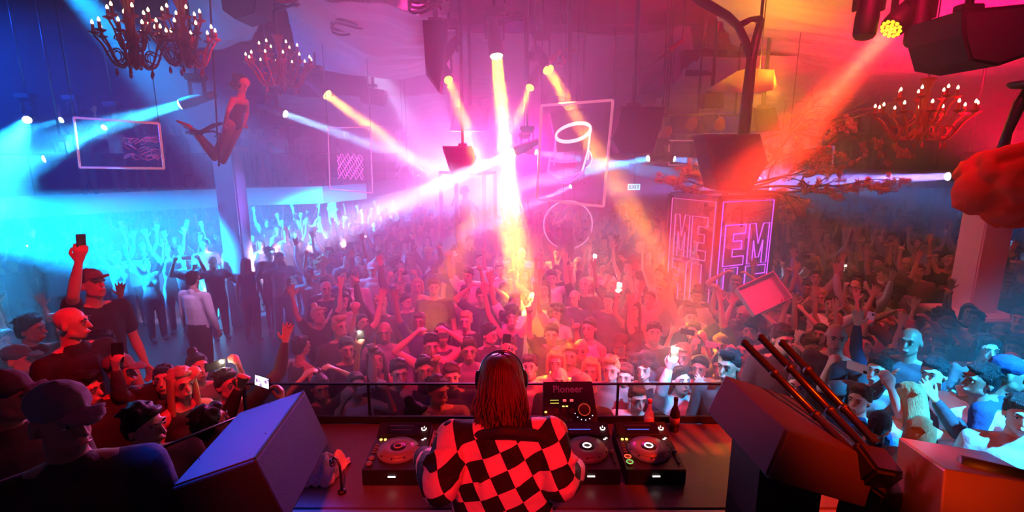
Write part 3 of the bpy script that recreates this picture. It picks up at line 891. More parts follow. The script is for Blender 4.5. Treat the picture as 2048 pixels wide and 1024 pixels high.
el = [mpt(1148 + 35 * math.cos(a) , 262 + 17 * math.sin(a) - 6 * math.cos(a)) for a in [2 * PI * i / 32 for i in range(33)]]
line(el, NEONW, root, .02); line([mpt(1148 + 36 * math.cos(a), 265 + 17 * math.sin(a) - 6 * math.cos(a)) for a in [2 * PI * i / 32 for i in range(33)]], NEONW, root, .012)
line([mpt(1113, 268), mpt(1112, 300), mpt(1113, 330)], NEON, root)
line([mpt(1183, 258), mpt(1181, 300), mpt(1172, 340)], NEONW, root, .014)
line([mpt(1180, 297) , mpt(1187, 303), mpt(1191, 314), mpt(1188, 325), mpt(1180, 333)], NEONW, root)
line([mpt(1181, 305), mpt(1178, 313), mpt(1182, 316), mpt(1184, 306), mpt(1179, 300)], NEONW, root)
line([mpt(1113, 306), mpt(1103, 313), mpt(1100, 345), mpt(1110, 358), mpt(1128, 365), mpt(1146, 364), mpt(1165, 350), mpt(1178, 336)], NEON, root, .013)
line([mpt(1102, 342), mpt(1118, 348), mpt(1150, 350), mpt(1172, 340)], NEON, root)
line([mpt(1103, 321), mpt(1130, 323), mpt(1160, 320)], NEON, root)
line([mpt(1104, 350), mpt(1120, 361), mpt(1145, 360), mpt(1163, 344)], NEON, root)
# hoop with dancer is placed with the people


# ---------------------------------------------------------------- neon letter booth and silhouette booth
def outline_letter(ch):
    L = {
        'E': [(0, 0), (1, 0), (1, .22), (.42, .22), (.42, .4), (.85, .4), (.85, .6), (.42, .6), (.42, .78), (1, .78), (1, 1), (0, 1)],
        'M': [(0, 1), (0, 0), (.3, 0), (.5, .5), (.7, 0), (1, 0), (1, 1), (.74, 1), (.74, .42), (.58, .85), (.42, .85), (.26, .42), (.26, 1)],
        'I': [(.15, 0), (.8, 0), (.8, 1), (.15, 1)],
        'F': [(0, 0), (1, 0), (1, .22), (.45, .22), (.45, .42), (.85, .42), (.85, .64), (.45, .64), (.45, 1), (0, 1)],
        'R': [(0, 0), (.85, 0), (.85, .5), (.6, .55), (.9, 1), (.55, 1), (.35, .62), (.35, 1), (0, 1)],
        'mE': [(1, 0), (0, 0), (0, .22), (.5, .22), (.5, .4), (.1, .4), (.1, .6), (.5, .6), (.5, .78), (.5, 1), (1, 1)],
    }
    return L[ch]


def booth(corners, z0, z1, label, letters=None, bar=.05, mt=None, front=None):
    c = sum((Vector(p) for p in corners), V(0, 0, 0)) / 4; c.z = 0
    root = empty('glass_booth', (c.x, c.y, z0), label, 'booth')
    m = mt or METAL
    P0 = [Vector((p[0] - c.x, p[1] - c.y, 0)) for p in corners]; H = z1 - z0
    for p in P0: MB().box(p + V(0, 0, H / 2), (bar, bar, H)).build('corner_post', m, root)
    for z in (.02, H):
        for i in range(4): MB().tube([P0[i] + V(0, 0, z), P0[(i + 1) % 4] + V(0, 0, z)], bar * .55, 4, smooth=False).build('rail', m, root)
    for i in range(4):
        a, b = P0[i], P0[(i + 1) % 4]
        n = (b - a).cross(V(0, 0, 1)).normalized()
        MB().prism([a.lerp(b, .03) + V(0, 0, .05), a.lerp(b, .97) + V(0, 0, .05), a.lerp(b, .97) + V(0, 0, H - .05), a.lerp(b, .03) + V(0, 0, H - .05)], n * .008).build('glass_pane', mat('booth_glass', (.7, .55, .8), .05, alpha=.08), root)
    for (i, rows, mt2) in (letters or []):
        a, b = P0[i], P0[(i + 1) % 4]; n = (b - a).cross(V(0, 0, 1)).normalized()
        for (txt, u0, u1, v0, v1) in rows:
            w = (u1 - u0) / len(txt)
            for k, ch in enumerate(txt):
                pts = [a.lerp(b, u0 + w * (k + .06 + .84 * x)) + V(0, 0, H * (1 - (v0 + (v1 - v0) * y))) + n * .02 for x, y in outline_letter(ch)]
                m_ = MB(); m_.tube(pts, .0085, 5, closed=True); m_.build('neon_letter', mt2, root)
        e = .05
        line([a.lerp(b, e) + V(0, 0, .07) + n * .02, a.lerp(b, e) + V(0, 0, H - .07) + n * .02, a.lerp(b, 1 - e) + V(0, 0, H - .07) + n * .02, a.lerp(b, 1 - e) + V(0, 0, .07) + n * .02], mt2, root, .008, 'neon_edge')
    return root


c0 = at(1440, 395, 8.0); c1 = at(1343, 384, 8.8); c2 = at(1552, 398, 8.45); c3 = c1 + c2 - c0
struct('podium_letter_booth', MB().prism([(p.x, p.y, 0) for p in [c0 + (c0 - c3) * .1, c2 + (c2 - c1) * .1, c3 + (c3 - c0) * .1, c1 + (c1 - c2) * .1]], (0, 0, 1.12)), BLACK)
booth([c1, c0, c2, c3], 1.12, 2.97, 'tall dark-framed glass booth with neon outline letters under the blossom branches',
      [(0, [(['M', 'E'], .12, .86, .18, .56), (['mE', 'I'], .12, .86, .6, .98)], neon('pink_neon', (1, .12, .55), .9)), (1, [(['E', 'M'], .1, .95, .24, .6), (['I', 'F'], .08, .95, .62, .98)], NEONV)], .075)
d0 = at(912, 352, 12.0); d1 = at(881, 350, 12.9); d2 = at(968, 352, 12.0); d3 = V(at(990, 352, 12.9).x, 12.9, 0)
booth([d1, d0, d2, d3], 1.1, 3.16, 'hazy pink glass booth with a dancer in silhouette inside', None, .085, mat('pink_paint', (.35, .05, .12), .5))
struct('podium_silhouette_booth', MB().prism([(p.x, p.y, 0) for p in [d0, d2, d3, d1]], (0, 0, 1.1)), BLACK)


# ---------------------------------------------------------------- hanging speakers
def hang_speaker(poly, Y, depth, label, pole=True, lean=0., m=None, grille=True, polex=None):
    pts = [at(x, y, Y) for x, y in poly]; c = sum(pts, V(0, 0, 0)) / len(pts)
    root = empty('hanging_speaker', c, label, 'speaker')
    b = MB(); b.prism([p - c for p in pts], (0, depth, 0)); b.build('cabinet', m or BOX, root)
    g = MB(); g.prism([(p - c) * .88 + V(0, -.012, 0) for p in pts], (0, .02, 0)); g.build('grille', mat('speaker_grille', (.02, .02, .022), .7, bump=.6, bscale=400), root)
    top = max(p.z for p in pts) - c.z
    if pole:
        x = (polex if polex is not None else 0)
        MB().cyl((x, depth / 2, top - .02), (x + lean, depth / 2, ZC - c.z), .035, n=10).build('pole', METAL, root)
        MB().box((x, depth / 2, top + .03), (.2, .12, .06), None, 0, .01).build('bracket', METAL, root)
    return root


hang_speaker([(1244, 212), (1330, 214), (1324, 250), (1303, 307), (1240, 306), (1225, 278), (1236, 250)], 7.6, .45, 'dark red faceted speaker hanging beside the neon mug frame')
hang_speaker([(1410, 268), (1520, 268), (1536, 325), (1500, 385), (1436, 380), (1424, 340)], 7.2, .5, 'big tapering speaker hanging on the forked post above the letter booth', pole=False)
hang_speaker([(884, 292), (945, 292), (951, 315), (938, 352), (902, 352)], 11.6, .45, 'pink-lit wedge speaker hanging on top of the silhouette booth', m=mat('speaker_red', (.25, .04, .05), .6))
hang_speaker([(908, 215), (975, 215), (975, 262), (900, 262)], 13, .4, 'faded speaker hanging above the silhouette booth in the haze')
hang_speaker([(1100, 225), (1172, 215), (1166, 300), (1115, 305)], 9.6, .4, 'red-lit speaker hanging behind the neon mug frame')
hang_speaker([(1505, 215), (1552, 215), (1560, 262), (1512, 262)], 10.0, .35, 'small red speaker hanging behind the forked post')
hang_speaker([(1408, 186), (1448, 184), (1448, 216), (1410, 216)], 10.5, .3, 'small dark speaker hanging from the lighting bar behind the forked post')
hang_speaker([(1924, 20), (2075, 5), (2060, 110), (1996, 132), (1938, 122), (1924, 70)], 4.6, .6, 'large black unit hanging at the upper right corner')
hang_speaker([(845, 40), (890, 40), (886, 130), (878, 185), (852, 150)], 7.6, .3, 'tall black speaker cluster hanging beside the tilted amber spotlight')
hang_speaker([(1370, 100), (1455, 100), (1450, 150), (1375, 150)], 12, .4, 'boxy unit in the dark between the cloth swags')
hang_speaker([(440, -20), (515, -20), (510, 25), (470, 38), (445, 20)], 6.2, .4, 'black unit cut off by the ceiling between the chandeliers')
hang_speaker([(715, 172), (768, 180), (764, 210), (722, 205)], 12, .4, 'oval dim unit hanging behind the blue beams')

# forked post
root = empty('forked_post', at(1488, 262, 7.4), 'dark forked steel post reaching from the ceiling to the tapering speaker', 'post')
b0 = at(1488, 262, 7.4)
def rp(x, y, Y=7.4): return at(x, y, Y) - b0
MB().tube([rp(1487, 275), rp(1495, 190), rp(1503, 120), rp(1512, 80), rp(1522, 38)], [.085, .08, .07, .06, .05], 8).build('main_post', METAL, root)
MB().tube([rp(1503, 120), rp(1490, 80), rp(1476, 52), rp(1455, 32), rp(1400, 0), rp(1370, -25)], [.06, .055, .055, .06, .07, .07], 8).build('branch_bar', METAL, root)
MB().tube([rp(1476, 52), rp(1500, 40), rp(1522, 38)], [.045, .04, .05], 8).build('cross_bar', METAL, root)
MB().cyl(rp(1522, 40), V(rp(1522, 40).x, rp(1522, 40).y, ZC - b0.z), .02, n=6).build('hanging_rod', METAL, root)

# yellow-lit cloth lantern behind the post
b0 = at(1505, 160, 8.6)
root = empty('cloth_lantern', b0, 'folded cloth lantern glowing yellow behind the forked post', 'lantern')
def lp(x, y, Y=8.6): return at(x, y, Y) - b0
m = MB()
ring = [(1408, 182, 8.6), (1475, 184, 8.2), (1500, 186, 8.0), (1545, 180, 8.1), (1553, 170, 8.9), (1530, 160, 9.6), (1450, 162, 9.5)]
top_ = [(1475, 142, 8.7), (1485, 140, 8.6), (1500, 138, 8.5), (1548, 140, 8.4), (1549, 139, 8.7), (1520, 138, 9), (1490, 138, 9)]
for (A, B, mi) in (((ring), (top_), 0),):
    n = len(A)
    for i in range(n):
        for k in range(6):
            pa = lp(*A[i]).lerp(lp(*A[(i + 1) % n]), k / 6); pb = lp(*A[i]).lerp(lp(*A[(i + 1) % n]), (k + 1) / 6)
            ta = lp(*B[i]).lerp(lp(*B[(i + 1) % n]), k / 6); tb = lp(*B[i]).lerp(lp(*B[(i + 1) % n]), (k + 1) / 6)
            w = .04 * (k % 2); w2 = .04 * ((k + 1) % 2)
            m.add([pa + V(0, -w, 0), pb + V(0, -w2, 0), tb, ta], [(0, 1, 2, 3)])
lm = mat('lantern_cloth', (.85, .8, .6), .8); _nt = lm.node_tree; _tr = _nt.nodes.new('ShaderNodeBsdfTranslucent'); _tr.inputs[0].default_value = (.9, .85, .6, 1); _mx = _nt.nodes.new('ShaderNodeMixShader'); _mx.inputs[0].default_value = .55
_nt.links.new(_nt.nodes['Principled BSDF'].outputs[0], _mx.inputs[1]); _nt.links.new(_tr.outputs[0], _mx.inputs[2]); _nt.links.new(_mx.outputs[0], [n for n in _nt.nodes if n.type == 'OUTPUT_MATERIAL'][0].inputs[0])
o = m.build('cloth_shade', lm, root)
md = o.modifiers.new('s', 'SOLIDIFY'); md.thickness = .01
MB().ell((0.15, .2, -.0), (.05, .05, .07), 12).build('bulb', emat('warm_bulb', (1, .6, .12), 4), root)
l = bpy.data.lights.new('lantern_lamp', 'POINT'); l.energy = 150; l.color = (1, .36, .02); l.shadow_soft_size = .15
lo = bpy.data.objects.new('lantern_lamp', l); COL.objects.link(lo); lo.location = b0 + V(.24, -.12, -.03)
MB().cyl((0.1, 0, .1), (.1, 0, ZC - b0.z), .008, n=5).build('cord', METAL, root)

# truss of small fixtures behind
b0 = at(1330, 230, 11)
root = empty('lighting_bar', b0, 'thin horizontal lighting bar hanging behind the two big speakers', 'lighting bar')
MB().cyl((0, 0, 0), at(1480, 230, 11) - b0, .02, n=8).build('bar', METAL, root)
for x in (1335, 1395, 1470): MB().cyl(at(x, 230, 11) - b0, V(at(x, 230, 11).x - b0.x, 0, ZC - b0.z), .02, n=6).build('hanging_rod', METAL, root)
for (x, y, lab) in ((1334, 262, 'small red pendant light hanging beside the faceted speaker'), (1385, 245, 'dark little spotlight clamped under the lighting bar'), (1440, 245, 'small tilted spotlight clamped under the lighting bar near the post')):
    p = at(x, y, 10.8); rt = empty('clamp_light', p, lab, 'spotlight')
    M = Euler((.7, .3 * ((x % 3) - 1), 0)).to_matrix()
    MB().lathe((0, 0, 0), [(.05, -.16), (.11, -.12), (.1, .02), (.05, .1), (.02, .12)], 14, 0, M).build('housing', mat('red_housing', (.3, .03, .04), .4), rt)
    bp2 = at(x, 230, 11); MB().tube([(0, 0, .08), (0, .1, .14), (0, 11 - p.y, bp2.z - p.z)], .014, 6).build('clamp_arm', METAL, rt); MB().cyl((-.04, 11 - p.y, bp2.z - p.z), (.04, 11 - p.y, bp2.z - p.z), .035, n=10).build('clamp', METAL, rt)
for (x, y, Y, lab) in ((1728, 75, 5.6, 'dark unlit spotlight hanging to the left of the honeycomb spotlight'), (1830, 90, 5.6, 'dark unlit spotlight hanging to the right of the honeycomb spotlight')):
    moving_head(at(x, y, Y), at(x - 20, y + 130, Y), RED, 0, 10, lab, .09, (.01, .005, .005), 1)

# red lantern blob and branch at the far right
b0 = at(1990, 370, 4.6)
root = empty('red_lantern', b0, 'huge out-of-focus red lantern hanging at the right edge', 'lantern')
rnd = random.Random(8)
lump = [[((.12, 0, .0), (.34, .3, .28))], [((-.2, -.02, -.06), (.16, .16, .2))], [((.4, 0, .12), (.3, .25, .26))]]
for k in range(46):
    t = rnd.uniform(0, PI); q = rnd.uniform(0, 2 * PI); p = V(.12 + .36 * math.sin(t) * math.cos(q), .28 * math.sin(t) * math.sin(q), .3 * math.cos(t))
    lump.append([(p, rnd.uniform(.05, .1)), (p + V(rnd.uniform(-.12, .12), 0, rnd.uniform(-.1, .1)), rnd.uniform(.03, .06))])
me = blob('shade', lump, .022, 5000, [mat('red_lantern_cloth', (.5, .01, .004), .7, bump=.8, bscale=6, vary=.5, emit=(1, .004, .0), estr=.04)], 2)
child(me, 'shade', root)
MB().tube([(0, 0, .2), (.02, 0, .45), (.08, 0, .7), (.13, .0, .85)], [.05, .035, .045, .03], 8).build('stalk', METAL, root)
MB().lathe((.13, 0, .85), [(.02, .05), (.14, .03), (.15, .01), (.12, -.02), (.02, -.03)], 20).build('collar_disc', METAL, root)
MB().tube([(.13, 0, .88), (.08, 0, 1.2), (.05, 0, ZC - b0.z)], .008, 5).build('cord', METAL, root)

# coils of black cable under the dark ceiling
for i, (x, y, Y, r) in enumerate([(700, 62, 9, .3), (775, 82, 10, .28), (850, 18, 7, .2), (545, 12, 7, .3), (1010, 42, 10, .3)]):
    b0 = at(x, y, Y); pts = [V(r * math.cos(a) * (1 + .1 * math.sin(3 * a)), r * .7 * math.sin(a), .05 * math.sin(2 * a) + .01 * a) for a in [k * .4 for k in range(40)]]
    o = MB().tube(pts + [V(0, 0, .3), V(0, 0, ZC - b0.z)], .02, 5).build('cable_coil', BLACK, None, b0)
    tag(o, ['coil of black cable hanging over the pleated cloth swag', 'second coil of black cable closer to the dark hanging speaker', 'loop of black cable hanging right beside the tall speaker cluster', 'coil of black cable hanging at the top above the scrolled chandelier', 'coil of black cable in the dark above the white-hot spotlight'][i], 'cable')

# glass ball pendants
for i, (x, y, Y) in enumerate([(1120, 118, 7.5), (805, 270, 13), (1365, 80, 7)]):
    b0 = at(x, y, Y); root = empty('glass_ornament', b0, ['clear glass bird ornament hanging beside the amber spotlight over the mug frame', 'cluster of tiny glass beads hanging in the pink haze', 'slanted red glass tube hanging in the dark before the post'][i], 'ornament')
    if i == 2:
        MB().tube([at(1340, 100, 7) - b0, b0 - b0, at(1362, 76, 7) - b0], [.03, .028, .02], 8).build('glass_tube', CRED, root)
        MB().tube([at(1285, 145, 7) - b0, at(1310, 125, 7) - b0, at(1340, 100, 7) - b0], .008, 5).build('wire', METAL, root)
    else:
        g = MB()
        for k in range(14): MB().ell((random.uniform(-.18, .18), random.uniform(-.1, .1), random.uniform(-.1, .12)), random.uniform(.015, .05), 8).build('glass_bead', mat('pink_glass', (.9, .5, .55), .08, coat=1), root)
    MB().cyl((0, 0, 0), (0, 0, ZC - b0.z), .005, n=5).build('cord', METAL, root)

# rope sculpture in the haze (white)
b0 = at(822, 345, 12.5); root = empty('flying_sculpture', b0, 'pale looping flying sculpture hung in the pink haze left of the silhouette booth', 'sculpture')
SW = mat('white_gloss', (.85, .8, .85), .3)
MB().tube([at(x, y, 12.5) - b0 for x, y in [(792, 336), (796, 323), (803, 332), (812, 326), (820, 332), (835, 338), (852, 346)]], [.03, .04, .05, .06, .07, .07, .03], 8).build('body_curve', SW, root)
MB().tube([at(x, y, 12.5) - b0 for x, y in [(820, 332), (822, 345), (826, 357), (836, 350)]], [.05, .04, .05, .02], 8).build('tail_curve', SW, root)
MB().tube([at(x, y, 12.5) - b0 for x, y in [(803, 332), (800, 343), (792, 350)]], [.03, .02, .02], 6).build('wing_curve', SW, root)
MB().cyl(at(815, 328, 12.5) - b0, V(at(815, 328, 12.5).x - b0.x, 0, ZC - b0.z), .006, n=5).build('cord', METAL, root)

# exit sign
b0 = at(1268, 374, 15.2); root = empty('exit_sign', b0, 'small lit exit sign between the neon mug frame and the letter booth', 'sign')
MB().box((0, 0, 0), (.36, .06, .18), None, 0, .01).build('sign_box', emat('exit_face', (.35, .95, 1), 1.3), root)
text_mesh('exit_lettering', 'EXIT', .15, Matrix.Translation((0, -.034, 0)) @ Matrix.Rotation(PI / 2, 4, 'X'), mat('exit_letter', (.02, .15, .3), .5), root, .004)
MB().cyl((0, 0, .08), (0, 0, ZC - b0.z), .012, n=6).build('hanging_rod', METAL, root)

# blossom branches over the letter booth
rnd = random.Random(11)
base = at(1465, 385, 8.7)
root = empty('blossom_branches', (base.x, base.y, 2.99), 'bare twisting branches with small red blossoms spreading over the letter booth', 'branches')
bw = MB(); tips = []
def grow(p, d, r, L, lev):
    pts = [p]; rs = [r]
    n = 6
    for i in range(n):
        d = (d + V(rnd.uniform(-.35, .35), rnd.uniform(-.3, .3), rnd.uniform(-.2, .22) - .25 * max(0, p.z - .25))).normalized()
        p = p + d * L / n; pts.append(p.copy()); rs.append(max(.003, r * (1 - .55 * (i + 1) / n)))
        if lev < 3 and i > 0 and rnd.random() < .75:
            grow(p.copy(), (d + V(rnd.uniform(-1, 1), rnd.uniform(-.7, .7), rnd.uniform(-.4, .5))).normalized(), rs[-1] * .7, L * rnd.uniform(.35, .55), lev + 1)
        if lev >= 1: tips.append(p.copy())
    bw.tube(pts, rs, 5)
for (dx, dz, L) in ((1, .2, 1.9), (.95, .3, 1.7), (.8, .1, 1.4), (1, .4, 1.5), (-1, .2, .8), (-.8, .4, .7), (.5, .3, 1.1), (-.6, .2, .8), (1, .05, 1.7)):
    grow(V(.05, 0, .02), V(dx, rnd.uniform(-.3, .3), dz).normalized(), .03, L, 0)
bw.build('branch', mat('bark', (.1, .04, .04), .8, bump=.5, bscale=40), root)
bl = MB()
for t in tips:
    if rnd.random() < .3:
        c = t + V(rnd.uniform(-.03, .03), rnd.uniform(-.03, .03), rnd.uniform(-.03, .03)); s = rnd.uniform(.018, .04)
        for k in range(5):
            a = 2 * PI * k / 5; u = V(math.cos(a), .4, math.sin(a)); w = V(-math.sin(a), 0, math.cos(a))
            bl.add([c, c + (u + w * .5) * s, c + u * s * 1.5, c + (u - w * .5) * s], [(0, 1, 2, 3)])
o = bl.build('blossom', mat('blossom_petal', (.8, .25, .25), .6), root); o['kind'] = 'stuff'

# upper branches near the orange beam
rnd = random.Random(21); b0 = at(1580, 262, 9.6); root = empty('bare_branches', b0, 'thin bare branches hanging across the purple wall before the right chandelier', 'branches')
bw = MB(); tips = []
for (dx, dz, L) in ((-1, -.3, 1.2), (.9, .5, 1.6), (1, .25, 1.5), (.8, -.3, 1.1), (.4, .5, .8)): grow(V(0, 0, 0), V(dx, rnd.uniform(-.3, .3), dz).normalized(), .018, L, 1)
bw.build('branch', mat('bark', (.1, .04, .04)), root); MB().cyl((0, 0, 0), (0, 0, ZC - b0.z), .006, n=5).build('cord', METAL, root)

# framed pictures on the gallery
b0 = at(1620, 325, 14.9)
for i, (x0, y0, x1, y1, Y, lab) in enumerate(((1562, 293, 1668, 345, 13.2, 'thin lit rectangular frame standing on the gallery railing'), (1338, 281, 1402, 330, 14.5, 'faint lit rectangular frame hanging between the two big speakers'))):
    root, q = frame_from([at(x0, y0, Y), at(x1, y0, Y), at(x1 - 5, y1, Y), at(x0, y1, Y)], 'neon_picture', lab, 'hanging frame', FRAMEP, r=.02)

# ================================================================ haze
hm = bpy.data.materials.new('haze'); hm.use_nodes = True; nt = hm.node_tree; nt.nodes.clear()
_o = nt.nodes.new('ShaderNodeOutputMaterial'); _v = nt.nodes.new('ShaderNodeVolumeScatter')
_v.inputs['Density'].default_value = .08; _v.inputs['Anisotropy'].default_value = .4; _v.inputs['Color'].default_value = (1, 1, 1, 1)
nt.links.new(_v.outputs[0], _o.inputs['Volume'])
hz = MB().box((0, 11.88, 3.78), (2 * XW - .02, 17.1, 7.52)).build('haze', hm)
tag(hz, 'thin stage haze filling the club hall', 'haze', kind='stuff')
hm2 = hm.copy(); hm2.node_tree.nodes['Volume Scatter'].inputs['Density'].default_value = .5
pj = blob('smoke_jet', [[(at(-60, 425, 7.6), .22), (at(60, 460, 7.7), .25)], [(at(60, 460, 7.7), .25), (at(170, 495, 7.9), .13)], [(at(170, 495, 7.9), .12), (at(238, 518, 8), .03)], [(at(100, 455, 7.8), .2), (at(190, 500, 7.9), .1)]], .04, 2500, [hm2], 2)
o = bpy.data.objects.new('smoke_jet', pj); COL.objects.link(o); tag(o, 'pale wisp of dense smoke drifting in from the blue-lit side', 'smoke', kind='stuff')

# ================================================================ DJ booth
TABLEM = mat('table_laminate', (.1, .08, .1), .35, bump=.05, bscale=80, vary=.15)
tb = empty('dj_table', (0, 2.7, 1.0), 'long dark table carrying the players in front of the checkered performer', 'table')
MB().box((.25, -.02, .905), (3.5, .82, .05), None, 0, .008).build('tabletop', TABLEM, tb)
MB().box((.25, -.445, .86), (3.5, .03, .13), None, 0, .006).build('edge_strip', mat('edge_metal', (.3, .3, .3), .3, .7), tb)
MB().box((.25, -.38, .44), (3.4, .03, .86)).build('back_panel', STAGEM, tb)
MB().box((.25, .36, .44), (3.4, .03, .86)).build('front_panel', STAGEM, tb)
for s in (-1.42, 1.95): MB().box((s, 0, .44), (.04, .76, .87)).build('side_panel', STAGEM, tb)
MB().box((.25, .395, .955), (3.5, .025, .05), None, 0, .005).build('back_lip', BLACK, tb)
TT = 1.93
gs = empty('glass_screen', (0, 3.27, 1.0), 'low tinted glass screen standing behind the player table', 'glass screen')
for i in range(4):
    MB().box((-1.45 + .86 * i + .03, 0, .56), (.855, .012, 1.12)).build('glass_panel', TINT, gs)
    MB().box((-1.88 + .86 * i + .03, 0, .56), (.012, .03, 1.12)).build('joint_strip', BLACK, gs)
MB().box((-.13, 0, 1.125), (3.45, .016, .012)).build('top_edge', BLACK, gs)
a = atz(190, 950, 2.3); b = atz(480, 832, 2.3)
gl = empty('glass_screen', (a.x, a.y, .7), 'dark glass screen running diagonally before the crowd beside the left wedge speaker', 'glass screen')
d = b - a
MB().prism([(0, 0, 0), (d.x, d.y, 0), (d.x, d.y, 1.6), (0, 0, 1.6)], (.008, -.006, 0)).build('glass_panel', TINT, gl)
MB().tube([(0, 0, 1.6), (d.x, d.y, 1.6)], .007, 4).build('top_edge', METAL, gl)

LED_GLINT = emat('led_glint_white', (1, .75, .7), 2.2); LEDY = emat('led_amber', (1, .55, .08), 2.5); LEDR = emat('led_red', (1, .08, .03), 1.6); LEDG = emat('led_green', (.35, 1, .25), .6); LEDB = emat('led_blue', (.08, .12, 1), 1.2)
PANEL = mat('player_panel', (.025, .022, .025), .35); PLAT = mat('jog_plate', (.2, .18, .2), .35, vary=.1)


def ring(mb, c, R0, r, mi=0, n=24, M=None, a0=0, a1=2 * PI):
    M = M or Matrix.Identity(3); cl = abs(a1 - a0 - 2 * PI) < 1e-3
    k = n if cl else n + 1
    mb.tube([Vector(c) + M @ V(R0 * math.cos(a0 + (a1 - a0) * i / n), R0 * math.sin(a0 + (a1 - a0) * i / n), 0) for i in range(k)], r, 5, mi, cl)


def player(x, y, label, bright=1, blue=True):
    r = empty('media_player', (x, y, TT), label, 'turntable player')
    MB().prism([(-.16, -.2, 0), (-.16, .2, 0), (-.16, .2, .105), (-.16, -.2, .09)], (.32, 0, 0)).build('body', PANEL, r)
    MB().box((0, -.202, .045), (.318, .012, .085), None, 0, .003).build('front_face', BLACK, r)
    MB().box((0, -.21, .055), (.04, .004, .006)).build('front_glint', LED_GLINT, r)  # highlight on the front face, made as a small glowing bar
    z = .098
    MB().lathe((0, -.035, z), [(.118, -.01), (.12, .008), (.112, .02), (.1, .024)], 40).build('jog_rim', GREY, r)
    jw = MB().lathe((0, -.035, z), [(.104, .02), (.104, .028), (.05, .03), (.046, .028)], 40).build('jog_wheel', PLAT, r)
    MB().lathe((0, -.035, z + .022), [(.044, .005), (.043, .009), (.02, .0095)], 24).build('hub', BLACK, jw)
    m = MB(); ring(m, (0, -.035, z + .033), .022, .0035, n=20); m.build('hub_ring', LED_GLINT if bright else mat('ring_dim', (.5, .4, .4), .4), jw)
    for k in range(10):
        a = 2 * PI * k / 10 + .2; MB().ell((.112 * math.cos(a), -.035 + .112 * math.sin(a), z + .021), (.006, .006, .004), 8).build('rim_dimple', BLACK, jw)
    T = Euler((R(22), 0, 0)).to_matrix()
    MB().box((0, .145, z + .02), (.31, .105, .035), T, 0, .006).build('display_hood', BLACK, r)
    s = MB(); s.box(V(.0, .145, z + .02) + T @ V(0, 0, .0185), (.2, .075, .001), T).build('screen', mat('player_screen', (.008, .008, .02), .1), r)
    MB().box(V(-.02, .145, z + .02) + T @ V(0, -.008, .0195), (.13, .003, .001), T).build('waveform', LEDB if blue else mat('dim_line', (.1, .08, .2), .5), r)
    MB().box(V(-.02, .145, z + .02) + T @ V(0, .022, .0195), (.15, .0018, .001), T).build('text_line', mat('dim_line2', (.2, .15, .2), .5), r)
    m = MB(); ring(m, V(.118, .145, z + .02) + T @ V(0, 0, .02), .013, .003, n=14, M=T, a0=R(150), a1=R(385)); m.tube([V(.118, .145, z + .02) + T @ V(0, .004, .021), V(.118, .145, z + .02) + T @ V(.001, .016, .021)], .0022, 5); m.build('ring_glare', LED_GLINT, r)  # ring reflection beside the screen, drawn as a glowing white arc
    for k, (bx, by) in enumerate(((-.125, .075), (-.1, .075))): MB().lathe((bx, by, z), [(.008, 0), (.008, .006), (.005, .008)], 10).build('cue_light', LEDY, r)
    for k, (bx, by, mm) in enumerate(((-.133, -.105, LEDR), (-.133, -.155, LEDG))):
        bt = MB().lathe((bx, by, z - .004), [(.018, 0), (.018, .009), (.014, .012)], 18).build('play_button' if k else 'cue_button', GREY, r)
        if blue:
            m = MB(); ring(m, (bx, by, z + .009), .0175, .0022); m.build('button_ring', mm, bt)
    MB().box((.137, -.08, z + .001), (.012, .15, .003)).build('tempo_slot', BLACK, r)
    MB().box((.137, -.06, z + .01), (.024, .016, .018), None, 0, .003).build('tempo_slider', GREY, r)
    for k in range(4): MB().box((-.133, -.05 + .025 * k, z + .002), (.022, .012, .006), None, 0, .002).build('loop_button', GREY, r)
    for k in range(2): MB().box((.12 + .012 * k, .075 + .012 * k, z + .003), (.014, .006, .004)).build('status_light', LED_GLINT, r)
    return r


player(-.645, 2.655, 'player on the far left of the table, beside the crumpled white towel', 0, False)
player(-.22, 2.655, 'player half hidden behind the elbow of the performer', 0, True)
player(.425, 2.66, 'player just right of the checkered coat with a lit ring in its hub', 1, True)
player(.775, 2.66, 'player on the right end with ringed buttons, before the bottles', 1, True)
mx = empty('dj_mixer', (.105, 2.66, TT), 'black mixer in the middle of the table hidden by the performer', 'mixer')
MB().box((0, 0, .05), (.3, .4, .1), None, 0, .006).build('body', PANEL, mx)
for i in range(4):
    for k in range(5): MB().lathe((-.11 + .06 * i, .16 - .045 * k, .1), [(.011, 0), (.009, .018), (.004, .02)], 10).build('knob', GREY, mx)
    MB().box((-.11 + .06 * i, -.1, .108), (.02, .014, .018), None, 0, .003).build('fader', GREY, mx)
fs = empty('fader_panel', (-.433, 2.66, TT), 'narrow red-lit fader panel between the two left players', 'mixer')
MB().box((0, 0, .045), (.095, .38, .09), None, 0, .004).build('body', mat('panel_bronze', (.3, .18, .15), .4), fs)
for i in range(3):
    MB().box((-.028 + .028 * i, .04, .093), (.006, .14, .004)).build('slot', BLACK, fs); MB().box((-.028 + .028 * i, .02 + .03 * (i % 2), .1), (.016, .012, .014), None, 0, .002).build('fader', BLACK, fs)
    MB().ell((-.028 + .028 * i, -.07, .093), .004, 8).build('status_light', LED_GLINT, fs)
    MB().lathe((-.028 + .028 * i, .15, .09), [(.01, 0), (.008, .016), (.003, .018)], 10).build('knob', GREY, fs)

